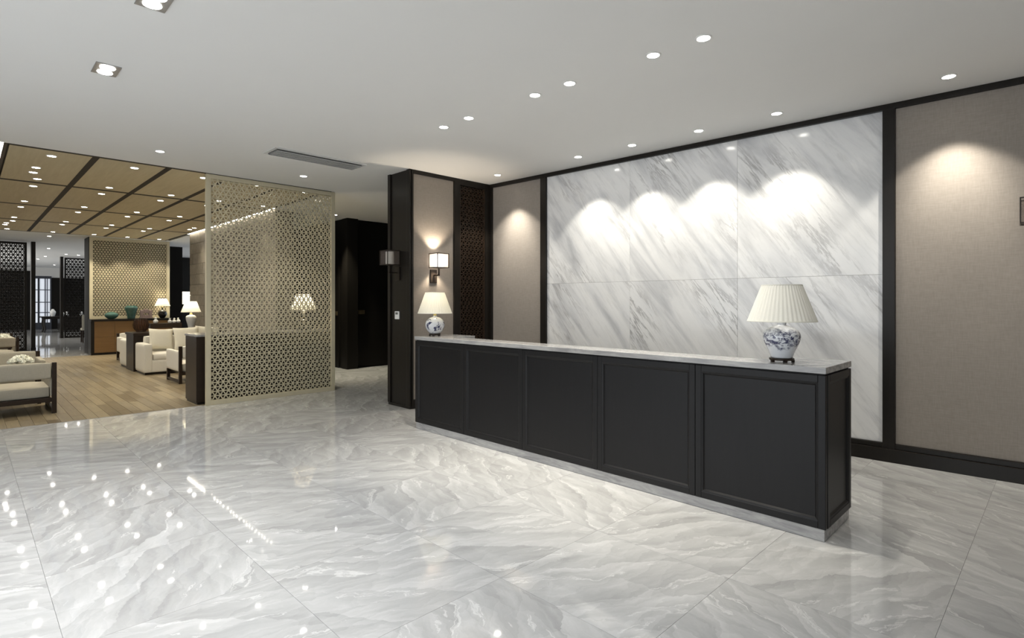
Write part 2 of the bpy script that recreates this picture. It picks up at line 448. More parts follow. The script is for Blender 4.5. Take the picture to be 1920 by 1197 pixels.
tile_area(-12.0, XL, YW + 0.36, 7.5, floor2)
tile_area(-10.76, XL, YW + 0.025, YW + 0.36, floor2)
floor3 = struct('floor', B((XF, -4.0, -0.10), (XL, YW + 0.02, -0.008)), 'woodgap', 'light oak plank floor of the lounge', 'floor')
PWD, PL = 0.121, 0.92
pb = BM(); box(pb, (0, 0, 0), (PL - 0.003, PWD - 0.003, 0.008)); plank0 = None
plank_spots = []
row = 0; y = 0.23
while y < YW - 0.02:
    off = random.uniform(0, PL); x = XL - off
    first = True
    xs = [XL] + [XL - off - k * PL for k in range(14)]
    for a, b_ in zip(xs, xs[1:]):
        b_ = max(b_, XF)
        if a - b_ > 0.02: plank_spots.append((a, b_, y))
    y += PWD; row += 1
plank_spots.sort(key=lambda s: -s[0])
rest = BM()
for k, (a, b_, y) in enumerate(plank_spots):
    c = ((a + b_) / 2, y + PWD / 2, -0.004)
    if k >= 300: box(rest, c, (a - b_ - 0.003, PWD - 0.003, 0.008)); continue
    if abs(a - b_ - PL) < 1e-4:
        if plank0 is None: plank0 = obj('plank', pb, 'plank', floor3, c)
        else: inst(plank0, parent=floor3, loc=c)
    else:
        q = BM(); box(q, (0, 0, 0), (a - b_ - 0.003, PWD - 0.003, 0.008)); obj('plank', q, 'plank', floor3, c)
y = 0.23 - PWD
while y > -3.9:
    box(rest, ((XL + XF) / 2, y + PWD / 2, -0.004), (XL - XF - 0.003, PWD - 0.003, 0.008)); y -= PWD
r = obj('far_planks', rest, 'plank', floor3); r['kind'] = 'stuff'
struct('trim_1', B((XL - 0.012, 0.0, -0.006), (XL + 0.006, 2.36, 0.002)), 'alu', 'thin metal strip between oak planks and marble tiles', 'trim')
floor4 = struct('floor', B((-39.0, -4.0, -0.10), (XF, 9.0, 0.0)), 'tile', 'grey stone floor of the rooms beyond the lounge', 'floor')
floor5 = struct('floor', B((XF, YW + 0.02, -0.10), (-14.0, 9.0, -0.001)), 'tile', 'stone floor behind the stone wall', 'floor')

# ================================================================== STRUCTURE: ceilings
XC = -8.42
struct('ceiling', B((XC, -4.0, CZ), (4.2, 9.0, CZ + 0.12)), 'paint', 'flat white painted ceiling of the reception hall', 'ceiling')
struct('ceiling', B((-14.0, YW + 0.02, CZ), (XC, 9.0, CZ + 0.12)), 'paint', 'white ceiling of the dark side passage', 'ceiling')
ceil2 = struct('ceiling', B((XF, -4.0, CZ + 0.022), (XC, YW + 0.02, CZ + 0.12)), 'subfloor', 'tan wood panelled ceiling of the lounge', 'ceiling')
struct('ceiling', B((-39.0, -4.0, CZ), (XF, 9.0, CZ + 0.12)), 'paint', 'white ceiling of the rooms beyond the lounge', 'ceiling')
struct('ceiling', B((XF, YW + 0.02, CZ), (-14.0, 9.0, CZ + 0.12)), 'paint', 'white ceiling behind the stone wall', 'ceiling')
GX = [XC - 0.015, -10.91, -13.52, -16.09, XF + 0.01]
GY = [0.35, 1.165, 1.952, 2.735, 3.515, 4.19]
for i in range(4):
    for j in range(5):
        gx, gy = 0.030, 0.022
        b = BM(); sx = GX[i] - GX[i + 1] - gx; sy = GY[j + 1] - GY[j] - 2 * gy
        box(b, (0, 0, 0), (sx, sy, 0.022))
        obj('ceiling_panel', b, 'ceilpanel', ceil2, ((GX[i] + GX[i + 1]) / 2, (GY[j] + GY[j + 1]) / 2, CZ + 0.0108))
b = BM(); box2(b, (XF, -4.0, CZ), (XC, 0.17, CZ + 0.022)); obj('ceiling_border', b, 'paint', ceil2)
for j in range(1, 5): obj('ceiling_batten', B((XF, GY[j] - 0.036, CZ - 0.003), (XC, GY[j] + 0.036, CZ + 0.022)), 'subfloor', ceil2)
for i in range(5): obj('ceiling_batten', B((GX[i] - 0.05 if i < 4 else GX[i] - 0.008, GY[0], CZ - 0.0025), (GX[i] + (0.05 if i else 0.012), GY[5], CZ + 0.022)), 'subfloor', ceil2)
obj('ceiling_batten', B((XF, 4.165, CZ - 0.002), (XC, 4.20, CZ + 0.022)), 'subfloor', ceil2)
b = BM(); box2(b, (XF, 0.32, CZ - 0.001), (XC, 0.352, CZ + 0.022)); obj('ceiling_batten', b, 'brownwood', ceil2)

# ================================================================== STRUCTURE: walls of the hall
L1 = 10.6
wm = struct('wall_marble', BM(), 'darkwall', 'marble and fabric feature wall behind the reception desk', 'wall')
b = BM(); box(b, (L1 / 2, 0.14, CZ / 2), (L1, 0.20, CZ)); obj('wall_core', b, 'darkwall', wm)
wm.location = P0; wm.rotation_euler = (0, 0, TH)
def wp(name, s0, s1, d, z0, z1, mat, bevel=0.0, par=None, back=-0.04):
    """box on the marble wall, local x along the wall, local -y into the room; own origin at its centre"""
    b = BM(); box(b, (0, 0, 0), (s1 - s0, d - back, z1 - z0))
    return obj(name, b, mat, par or wm, ((s0 + s1) / 2, -(d + back) / 2, (z0 + z1) / 2), bevel=bevel)
SM = [1.127, 2.442, 3.757, 5.071]; ZM = [0.165, 1.700, 3.190]
for i in range(3):
    for j in range(2):
        wp('marble_slab', SM[i] + 0.0008, SM[i + 1] - 0.0008, 0.0, ZM[j] + 0.0008, ZM[j + 1] - 0.0008, 'marble', 0.0012)
wp('fabric_panel', 0.069, 1.025, 0.004, 0.165, 3.19, 'fabricwall', 0.004)
wp('fabric_panel', 5.167, 7.90, 0.004, 0.165, 3.19, 'fabricwall', 0.004)
wp('fabric_panel', 8.0, L1, 0.004, 0.165, 3.19, 'fabricwall', 0.004)
for s0, s1 in ((0.0, 0.069), (1.025, 1.127), (5.071, 5.167), (7.90, 8.0)):
    wp('wall_stile', s0, s1, 0.030, 0.0, CZ, 'darkwood', 0.003)
wp('top_rail', 0.0, L1, 0.032, 3.19, CZ, 'darkwood', 0.003)
wp('bottom_rail', 0.0, L1, 0.026, 0.120, 0.165, 'darkwood', 0.004)
bb = BM(); box(bb, (L1 / 2, -0.018, 0.060), (L1, 0.056, 0.120))
o = struct('baseboard_marble', bb, 'darkwood', 'tall black baseboard under the marble feature wall', 'baseboard', bevel=0.004)
o.location = P0; o.rotation_euler = (0, 0, TH)

# sconce wall (plane x=-6.25) with the dark pillar end (plane y=4.27)
XS, YP = -6.25, 4.27
ws = struct('wall_sconce', B((-6.77, YP + 0.02, 0.0), (XS - 0.03, 9.0, CZ)), 'darkwall', 'partition wall with sconces at the left end of the desk', 'wall')
def sp(name, y0, y1, x, z0, z1, mat, bevel=0.0, back=-0.03):
    b = BM(); box(b, (0, 0, 0), (x - back, y1 - y0, z1 - z0))
    return obj(name, b, mat, ws, (XS + (x + back) / 2, (y0 + y1) / 2, (z0 + z1) / 2), bevel=bevel)
sp('fabric_panel', 4.317, 5.018, 0.0, 0.12, 3.19, 'fabricwall', 0.003)
sp('wall_stile', YP, 4.317, 0.020, 0.0, CZ, 'darkwood', 0.003)
sp('wall_stile', 5.018, 5.127, 0.024, 0.0, CZ, 'darkwood', 0.003)
sp('wall_stile', 5.619, 5.738, 0.024, 0.0, CZ, 'darkwood', 0.003)
sp('top_rail', 4.317, 5.018, 0.022, 3.19, CZ, 'darkwood', 0.003)
sp('top_rail', 5.127, 5.619, 0.022, 3.154, CZ, 'darkwood', 0.003)
sp('bottom_rail', 4.317, 5.738, 0.020, 0.0, 0.12, 'darkwood', 0.003)
# pillar end: face board, two edge boards, plinth
for nm, x0, x1, d, z0, z1 in (('pillar_board', -6.705, -6.305, 0.020, 0.035, CZ), ('pillar_edge', -6.77, -6.705, 0.0, 0.035, CZ),
                              ('pillar_edge', -6.305, XS + 0.02, 0.0, 0.035, CZ), ('pillar_plinth', -6.765, XS + 0.015, 0.008, 0.0, 0.035)):
    b = BM(); box(b, (0, 0, 0), (x1 - x0, 0.04, z1 - z0))
    obj(nm, b, 'darkwood', ws, ((x0 + x1) / 2, YP - 0.02 + 0.02 + d, (z0 + z1) / 2), bevel=0.003)

def lattice(w, h, a, bar, t, nodes=0.0, offx=0.0):
    """triangular fretwork in the local XZ plane, 0..w by 0..h"""
    bm = BM(); hh = a * math.sqrt(3) / 2
    def seg(p, q):
        d = Vector((q[0] - p[0], q[1] - p[1])); L = d.length
        if L < 1e-3: return
        m = Matrix.Translation(((p[0] + q[0]) / 2, 0, (p[1] + q[1]) / 2)) @ Matrix.Rotation(-math.atan2(d.y, d.x), 4, 'Y') @ Matrix.Diagonal((L, t, bar, 1))
        bmesh.ops.create_cube(bm, size=1.0, matrix=m)
    k = 0
    while k * hh <= h: seg((0, k * hh), (w, k * hh)); k += 1
    sh = h / math.sqrt(3)
    for sgn in (1, -1):
        i = -int(sh / a) - 2
        while True:
            x0 = i * a + offx
            if sgn == 1 and x0 > w: break
            if sgn == -1 and x0 - sh > w: break
            # line x = x0 + sgn*z/sqrt3, clip to 0..w and 0..h
            za, zb = 0.0, h
            if sgn == 1: za = max(za, (0 - x0) * math.sqrt(3)); zb = min(zb, (w - x0) * math.sqrt(3))
            else: za = max(za, (x0 - w) * math.sqrt(3)); zb = min(zb, x0 * math.sqrt(3))
            if zb - za > 0.004: seg((x0 + sgn * za / math.sqrt(3), za), (x0 + sgn * zb / math.sqrt(3), zb))
            i += 1
    if nodes:
        k = 0
        while k * hh <= h:
            x = offx + (a / 2 if k % 2 else 0)
            while x > a: x -= a
            while x <= w:
                if 0.004 < x < w - 0.004:
                    m = Matrix.Translation((x, 0, k * hh)) @ Matrix.Rotation(PI / 2, 4, 'X') @ Matrix.Rotation(PI / 6, 4, 'Z')
                    bmesh.ops.create_cone(bm, cap_ends=True, segments=6, radius1=nodes, radius2=nodes, depth=t * 1.02, matrix=m)
                x += a
            k += 1
    return bm
# brown fretwork inset of the sconce wall
lw = lattice(0.492 - 0.02, 3.154 - 0.14, 0.0715, 0.011, 0.016, 0.0)
o = obj('fretwork', lw, 'brownwood', ws, (XS - 0.004, 5.137, 0.13), rz=PI / 2); o['kind'] = 'stuff'
for y0, y1 in ((5.127, 5.145), (5.601, 5.619)): sp('fretwork_frame', y0, y1, 0.010, 0.12, 3.154, 'brownwood', 0.002)

# dark block and end of the side passage
wd = struct('wall_passage', B((-14.0, 5.83, 0.0), (-10.95, 9.0, CZ)), 'darkwall', 'black panelled wall at the end of the passage', 'wall')
obj('corner_pilaster', B((-11.05, 5.80, 0.0), (-10.82, 6.06, CZ)), 'darkwall', wd, bevel=0.004)
for k in range(3):
    obj('wall_board', B((-10.95, 6.07 + k * 0.95, 0.04), (-10.925, 6.07 + k * 0.95 + 0.94, CZ - 0.04)), 'darkwall', wd, bevel=0.004)
obj('door_leaf', B((-12.2, 5.805, 0.02), (-11.2, 5.83, 2.5)), 'darkwall', wd, bevel=0.003)
struct('wall_passage_end', B((-10.95, 8.9, 0.0), (-6.77, 9.0, CZ)), 'darkwall', 'black wall closing the passage', 'wall')
struct('wall_passage_side', B((-14.1, YW + 0.34, 0.0), (-14.0, 5.83, CZ)), 'darkwall', 'black wall at the back of the passage', 'wall')

# unseen sides of the hall, with the glazed entrance behind the camera
struct('wall_right', B((4.2, -4.0, 0.0), (4.3, 6.3, CZ)), 'wallpaint', 'pale wall on the right of the hall', 'wall')
wbk = struct('wall_back', B((-39.0, -4.12, 0.0), (-7.0, -4.0, CZ)), 'wallpaint', 'pale wall behind the camera', 'wall')
struct('wall_back', B((1.6, -4.12, 0.0), (4.2, -4.0, CZ)), 'wallpaint', 'pale wall behind the camera beside the entrance', 'wall')
struct('wall_back', B((-7.0, -4.12, 3.0), (1.6, -4.0, CZ)), 'wallpaint', 'pale lintel over the entrance glazing', 'wall')

# stone wall of the lounge
wst = struct('wall_stone', B((-16.5, YW + 0.02, 0.0), (-10.77, YW + 0.34, CZ)), 'mortar', 'taupe stone clad wall lit by a cove in the lounge', 'wall')
BWD, BH = 0.573, 0.27; blk0 = None
for r_ in range(12):
    off = 0 if r_ % 2 == 0 else BWD / 2
    x = -10.77 + (0 if off == 0 else -off)
    segs = ([(-10.77, -10.77 - off)] if off else []) + [(x - k * BWD, x - (k + 1) * BWD) for k in range(10)]
    for a, b_ in segs:
        b_ = max(b_, -16.5)
        if a - b_ < 0.05: continue
        c = ((a + b_) / 2, YW + 0.012 - random.uniform(0, 0.004), r_ * BH + BH / 2)
        if c[2] + BH / 2 > CZ: continue
        if abs(a - b_ - BWD) < 1e-4:
            if blk0 is None:
                q = BM(); box(q, (0, 0, 0), (BWD - 0.006, 0.024, BH - 0.006)); blk0 = obj('stone_block', q, 'block', wst, c, bevel=0.002, seg=1)
            else: inst(blk0, parent=wst, loc=c)
        else:
            q = BM(); box(q, (0, 0, 0), (a - b_ - 0.006, 0.024, BH - 0.006)); obj('stone_block', q, 'block', wst, c, bevel=0.002, seg=1)

# far rooms
wb2 = struct('wall_sideboard', B((-19.75, 2.44, 0.0), (-18.98, 4.38, CZ)), 'darkwall', 'black block wall behind the second gold screen', 'wall')
struct('wall_far', B((-20.6, 4.40, 0.0), (-20.5, 5.10, CZ)), 'darkwall', 'narrow black wall right of the second gold screen', 'wall')
struct('wall_far', B((-25.3, 4.6, 0.0), (-25.2, 9.0, CZ)), 'darkwall', 'black wall far right beyond the lounge', 'wall')
wf = struct('wall_far', B((-39.0, -4.0, 0.0), (-38.0, 9.0, CZ)), 'wallpaint', 'pale end wall of the far room', 'wall')
obj('dark_panelling', B((-38.0, -4.0, 0.0), (-37.95, 2.50, 3.05)), 'darkwall', wf)
obj('dark_panelling', B((-38.0, 3.30, 0.0), (-37.95, 9.0, 2.72)), 'darkwall', wf)
# far daylit window with mullions
wn = struct('window_1', B((-37.99, 2.50, 0.0), (-37.97, 3.30, 2.80)), 'winlit', 'tall daylit window with dark mullions in the far room', 'window')
for y0, y1 in ((2.50, 2.54), (2.74, 2.82), (3.02, 3.06), (3.11, 3.14), (3.24, 3.30)):
    obj('window_mullion', B((-37.97, y0, 0.0), (-37.90, y1, 2.80)), 'bluegrey', wn)
for z0, z1 in ((0.0, 0.35), (0.86, 0.90), (1.40, 1.44), (2.05, 2.09), (2.66, 2.80)):
    obj('window_rail', B((-37.97, 2.50, z0), (-37.92, 3.30, z1)), 'bluegrey', wn)

# ================================================================== CEILING FITTINGS
ORD = ['first', 'second', 'third', 'fourth', 'fifth', 'sixth', 'seventh', 'eighth']
lt_proto = {}
def spot(parent, power, angle, blend, tilt=(0, 0, 0), color=(1.0, 0.94, 0.82), rad=0.03, dz=-0.02):
    l = bpy.data.lights.new('spot', 'SPOT'); l.energy = power; l.spot_size = math.radians(angle); l.spot_blend = blend
    l.color = color; l.shadow_soft_size = rad
    o = bpy.data.objects.new('spot_beam', l); COL.objects.link(o); o.parent = parent; o.location = (0, 0, dz); o.rotation_euler = tilt
    return o
ring_me = lens_me = None
def downlight(x, y, label, group, power=0, angle=70, blend=0.6, tilt=(0, 0, 0), color=(1.0, 0.94, 0.82), r=0.043, z=CZ):
    global ring_me, lens_me
    t = thing('downlight', label, 'downlight', (x, y, z), 0, group)
    if ring_me is None:
        b = BM(); lathe(b, [(0.056, 0.0), (0.056, -0.003), (0.050, -0.006), (0.0435, -0.006), (0.0435, -0.0005)], 28, cap=False)
        ring_me = obj('trim_ring', b, 'ring', t, smooth=True)
        b = BM(); lathe(b, [(0.0434, -0.0015), (0.0434, -0.0035)], 28); lens_me = obj('lens', b, 'lens', t)
    else:
        inst(ring_me, parent=t); inst(lens_me, parent=t)
    if power: spot(t, power, angle, blend, tilt, color)
    return t
# pairs above the desk
for k, p in enumerate([(-4.497, 3.485), (-4.103, 3.486), (-3.245, 3.506), (-2.870, 3.519), (-2.114, 3.547), (-1.737, 3.559)]):
    downlight(p[0], p[1], '%s downlight from the left in the paired row above the reception desk' % ORD[k], 'downlights above the desk', 120, 56, 0.95)
# wall washers
for k, p in enumerate([(-5.661, 5.342), (-4.252, 5.379), (-3.50, 5.413), (-2.714, 5.452), (-1.943, 5.476), (-0.66, 5.546), (0.9, 5.61), (2.4, 5.68)]):
    dl = downlight(p[0], p[1], '%s downlight from the left in the row along the feature wall' % ORD[k], 'wall washing downlights', 30 if k in (1, 2, 3, 4) else 42, 84, 0.26, (math.radians(4), 0, 0))
    spot(dl, 26 if k in (1, 2, 3, 4) else 95, 54, 1.0, (math.radians(20), 0, 0))
downlight(-7.66, 3.43, 'downlight just in front of the large gold screen', 'hall ceiling downlights', 60, 80, 0.7)
downlight(-7.60, 1.655, 'downlight on the white ceiling left of the air vent', 'hall ceiling downlights', 26, 80, 0.7)
downlight(-10.63, 5.423, 'downlight in the passage beside the large gold screen', 'hall ceiling downlights', 300, 74, 0.8, color=(1.0, 0.92, 0.70))
# lounge ceiling grid
LG = [(-8.785, 0.765), (-9.685, 0.684), (-10.07, 0.68), (-10.57, 0.762), (-11.26, 0.762), (-8.785, 1.619), (-10.58, 1.618), (-11.275, 1.619),
      (-8.788, 2.458), (-10.60, 2.468), (-11.29, 2.467), (-13.06, 0.766), (-13.89, 0.761), (-13.07, 1.613), (-13.91, 1.615), (-13.10, 2.453),
      (-13.90, 2.437), (-15.70, 0.757), (-16.41, 0.767), (-16.93, 0.684), (-17.33, 0.678), (-18.31, 0.754), (-15.75, 1.617), (-16.40, 1.616),
      (-15.70, 2.45), (-16.42, 2.448), (-13.12, 3.215), (-13.93, 3.207), (-15.82, 3.222), (-16.47, 3.221), (-14.92, 3.965), (-15.31, 3.970),
      (-18.30, 1.617), (-18.25, 2.46), (-18.29, 3.207), (-18.33, 3.97), (-8.79, 3.215), (-10.6, 3.215), (-11.28, 3.215), (-8.79, 3.968), (-10.6, 3.965), (-11.28, 3.965)]
cells = {}
for (x, y) in LG:
    i = sum(1 for g in GX[1:4] if x < g); j = sum(1 for g in GY[1:5] if y > g)
    cells.setdefault((i, j), []).append((x, y))
POS = {1: ['only'], 2: ['nearer', 'farther'], 3: ['nearest', 'middle', 'farthest'], 4: ['nearest', 'second', 'third', 'farthest'], 5: ['nearest', 'second', 'third', 'fourth', 'farthest']}
for (i, j), ps in sorted(cells.items()):
    ps.sort(key=lambda p: -p[0])
    for k, (x, y) in enumerate(ps):
        lab = '%s downlight of tan ceiling panel in row %s from hall, column %s from left' % (POS[len(ps)][k], ['one', 'two', 'three', 'four'][i], ['one', 'two', 'three', 'four', 'five'][j])
        downlight(x, y, lab, 'lounge ceiling downlights', 70 if x < -18 else 30, 85, 0.5 if x < -18 else 0.7, (0, math.radians(6) if x < -18 else 0, 0), (1.0, 0.90, 0.70))
# wash of the second gold screen
for k, (px, py, nm) in enumerate([(92.3, 443, 'nearest'), (91, 466, 'second nearest'), (124, 477, 'left of the pair before the far screen'), (147, 478.5, 'right of the pair before the far screen'),
                                  (85, 481, 'fifth'), (71, 486, 'leftmost deep'), (102, 497, 'farthest')]):
    q = at_z(px, py, CZ)
    downlight(q.x, q.y, 'far room ceiling downlight, %s' % nm, 'far room downlights', 60, 90, 0.7)

# linear air vent
t = thing('air_vent', 'long slatted air vent in the white ceiling before the gold screen', 'vent', (-6.62, 3.137, CZ))
b = BM()
for x0, x1, y0, y1 in ((-0.185, -0.145, -0.59, 0.59), (0.145, 0.185, -0.59, 0.59), (-0.145, 0.145, -0.59, -0.55), (-0.145, 0.145, 0.55, 0.59)): box2(b, (x0, y0, -0.012), (x1, y1, 0))
obj('vent_frame', b, 'vent', t, bevel=0.002)
obj('vent_backing', B((-0.145, -0.55, -0.003), (0.145, 0.55, -0.001)), 'black', t)
sb = BM(); m = Matrix.Rotation(math.radians(38), 4, 'Y') @ Matrix.Diagonal((0.046, 1.10, 0.004, 1)); bmesh.ops.create_cube(sb, size=1.0, matrix=m)
s0 = None
for k in range(7):
    lx = (-0.126 + k * 0.042, 0, -0.0185)
    if s0 is None: s0 = obj('vent_slat', sb, 'vent', t, lx)
    else: inst(s0, parent=t, loc=lx)
# twin square spotlights
def twin(x, y, label, power=62):
    t = thing('twin_spotlight', label, 'spotlight', (x, y, CZ), 0, 'square twin spotlights')
    b = BM(); box2(b, (-0.125, -0.08, -0.006), (0.125, 0.08, 0)); obj('square_plate', b, 'alu', t, bevel=0.002)
    for s in (-1, 1):
        b = BM(); lathe(b, [(0.049, -0.006), (0.049, -0.009)], 24, (s * 0.058, 0, 0)); obj('spot_lens', b, 'lens', t)
    spot(t, power, 110, 0.8, color=(0.97, 0.985, 1.0), dz=-0.03)
twin(-5.216, 0.778, 'square twin spotlight alone on the left of the white ceiling')
twin(-3.815, 0.803, 'square twin spotlight cut by the top edge of the photograph', 95)
for k, (x, y) in enumerate([(-2.4, 0.82), (-1.0, 0.84), (-5.2, -1.2), (-3.8, -1.2), (-2.4, -1.2), (-1.0, -1.2)]):
    twin(x, y, 'square twin spotlight of the hall ceiling beyond the picture edge', 115 if k in (0, 3, 4) else 34)
# cove light strips
o = obj('cove_light', B((-16.5, 4.205, CZ + 0.004), (-10.80, 4.265, CZ + 0.02)), 'cove'); tag(o, 'warm light strip along the top of the stone wall', 'light strip')
o = obj('cove_light', B((XF, 0.18, CZ + 0.002), (XC, 0.318, CZ + 0.02)), 'covew'); tag(o, 'white light strip along the left edge of the tan panelled ceiling', 'light strip')

# ================================================================== RECEPTION DESK
DX0, DX1, DY0, DYL, DY1 = -5.268, -1.016, 3.668, 3.905, 4.215
desk = thing('reception_desk', 'long black panelled reception desk with grey marble top and plinth', 'desk', ((DX0 + DX1) / 2, DY0, 0))
ox, oy = (DX0 + DX1) / 2, DY0
def dbox(name, a, b_, mat, bevel=0.0, par=None):
    c = [(a[i] + b_[i]) / 2 for i in range(3)]; q = BM(); box(q, (0, 0, 0), [abs(b_[i] - a[i]) for i in range(3)])
    return obj(name, q, mat, par or desk, (c[0] - ox, c[1] - oy, c[2]), bevel=bevel)
CHK = 0.42
dbox('plinth', (DX0 + 0.012, DY0 + 0.008, 0.0), (DX1 - 0.012, DYL, 0.074), 'stone', 0.003)
dbox('plinth', (DX1 - CHK, DYL, 0.0), (DX1 - 0.012, DY1 - 0.01, 0.074), 'stone', 0.003)
dbox('plinth', (DX0 + 0.012, DYL, 0.0), (DX0 + CHK, DY1 - 0.01, 0.074), 'stone', 0.003)
dbox('carcass', (DX0 + 0.02, DY0 + 0.03, 0.074), (DX1 - 0.02, DYL, 1.005), 'deskwood')
dbox('end_cheek', (DX1 - CHK, DYL, 0.074), (DX1 - 0.02, DY1 - 0.004, 1.005), 'deskwood')
dbox('end_cheek', (DX0 + 0.02, DYL, 0.074), (DX0 + CHK, DY1 - 0.004, 1.005), 'deskwood')
# U shaped counter top
b = BM()
pts = [(DX0, DY0 - 0.006), (DX1, DY0 - 0.006), (DX1, DY1), (DX1 - CHK, DY1), (DX1 - CHK, DYL), (DX0 + CHK, DYL), (DX0 + CHK, DY1), (DX0, DY1)]
vs_ = [[b.verts.new((x - ox, y - oy, z)) for x, y in pts] for z in (1.014, 1.054)]
b.faces.new(list(reversed(vs_[0]))); b.faces.new(vs_[1])
for i in range(8): b.faces.new((vs_[0][i], vs_[0][(i + 1) % 8], vs_[1][(i + 1) % 8], vs_[1][i]))
obj('counter_top', b, 'stone', desk, bevel=0.003)
dbox('shadow_gap', (DX0 + 0.015, DY0 + 0.012, 1.003), (DX1 - 0.015, DYL - 0.01, 1.0145), 'black')
dbox('shadow_gap', (DX1 - CHK + 0.01, DYL - 0.01, 1.003), (DX1 - 0.015, DY1 - 0.012, 1.0145), 'black')
dbox('work_top', (DX0 + CHK, DYL, 0.70), (DX1 - CHK, DY1 + 0.25, 0.74), 'deskwood', 0.003)
dbox('work_top_support', (-3.2, DYL, 0.0), (-3.16, DY1 + 0.2, 0.70), 'deskwood')
# front bays: frame members, inner moulding, recessed panel
BX = [DX0 + 0.004, -4.400, -3.556, -2.702, -1.853, DX1 - 0.002]
ZB, ZT = 0.074, 1.004
def frame_bay(x0, x1, par, side=False):
    """one framed bay in local coordinates: x along the face, y=0 the face, y+ into the desk"""
    g = 0.0015; st = 0.045; mw = 0.020
    def bb(name, a0, a1, z0, z1, y0, y1, bev):
        q = BM(); box(q, (0, 0, 0), (a1 - a0, y1 - y0, z1 - z0)); obj(name, q, 'deskwood', par, ((a0 + a1) / 2, (y0 + y1) / 2, (z0 + z1) / 2), bevel=bev)
    bb('stile', x0 + g, x0 + st, ZB, ZT, 0.0, 0.03, 0.003)
    bb('stile', x1 - st, x1 - g, ZB, ZT, 0.0, 0.03, 0.003)
    bb('rail', x0 + st, x1 - st, ZT - 0.045, ZT, 0.0, 0.03, 0.003)
    bb('rail', x0 + st, x1 - st, ZB, ZB + 0.045, 0.0, 0.03, 0.003)
    a0, a1, z0, z1 = x0 + st, x1 - st, ZB + 0.045, ZT - 0.045
    # sloped moulding ring
    q = BM(); d = 0.016
    o_ = [q.verts.new(v) for v in ((a0, 0.003, z0), (a1, 0.003, z0), (a1, 0.003, z1), (a0, 0.003, z1))]
    i1 = [q.verts.new(v) for v in ((a0 + mw * .5, 0.006, z0 + mw * .5), (a1 - mw * .5, 0.006, z0 + mw * .5), (a1 - mw * .5, 0.006, z1 - mw * .5), (a0 + mw * .5, 0.006, z1 - mw * .5))]
    i2 = [q.verts.new(v) for v in ((a0 + mw, d, z0 + mw), (a1 - mw, d, z0 + mw), (a1 - mw, d, z1 - mw), (a0 + mw, d, z1 - mw))]
    i3 = [q.verts.new((v.co.x, 0.03, v.co.z)) for v in i2]; i4 = [q.verts.new((v.co.x, 0.03, v.co.z)) for v in o_]
    for p, r_ in ((o_, i1), (i1, i2), (i2, i3), (i3, i4), (i4, o_)):
        for i in range(4): q.faces.new((p[i], p[(i + 1) % 4], r_[(i + 1) % 4], r_[i]))
    obj('moulding', q, 'deskwood', par)
    bb('panel', a0 + mw, a1 - mw, z0 + mw, z1 - mw, d, 0.03, 0.0)
for k in range(5):
    e = bpy.data.objects.new('front_bay', None); COL.objects.link(e); e.empty_display_size = 0.05
    e.parent = desk; e.location = (-ox, 0, 0)
    frame_bay(BX[k], BX[k + 1], e)
e = bpy.data.objects.new('side_bay', None); COL.objects.link(e); e.empty_display_size = 0.05
e.parent = desk; e.location = (DX1 - ox, 0.032, 0); e.rotation_euler = (0, 0, PI / 2)
frame_bay(0.0, DY1 - DY0 - 0.036, e)

# ================================================================== LAMPS
def vase_prof(kind):
    if kind == 'jar':    # ginger-jar, widest high up
        return [(0.062, 0.0), (0.066, 0.004), (0.074, 0.030), (0.092, 0.070), (0.108, 0.105), (0.1145, 0.135), (0.111, 0.160), (0.098, 0.180), (0.075, 0.196), (0.046, 0.206), (0.030, 0.211), (0.026, 0.216), (0.028, 0.228), (0.026, 0.232)]
    if kind == 'globe':
        return [(0.052, 0.0), (0.060, 0.004), (0.088, 0.032), (0.107, 0.068), (0.1125, 0.100), (0.107, 0.132), (0.088, 0.162), (0.062, 0.181), (0.034, 0.190), (0.022, 0.194), (0.020, 0.206)]
    if kind == 'meiping':
        return [(0.085, 0.0), (0.090, 0.01), (0.088, 0.05), (0.100, 0.13), (0.130, 0.24), (0.154, 0.33), (0.160, 0.385), (0.145, 0.43), (0.108, 0.46), (0.064, 0.475), (0.044, 0.485), (0.046, 0.505)]
    return [(0.05, 0.0), (0.07, 0.02), (0.115, 0.09), (0.125, 0.15), (0.10, 0.21), (0.05, 0.25), (0.025, 0.27), (0.022, 0.33)]
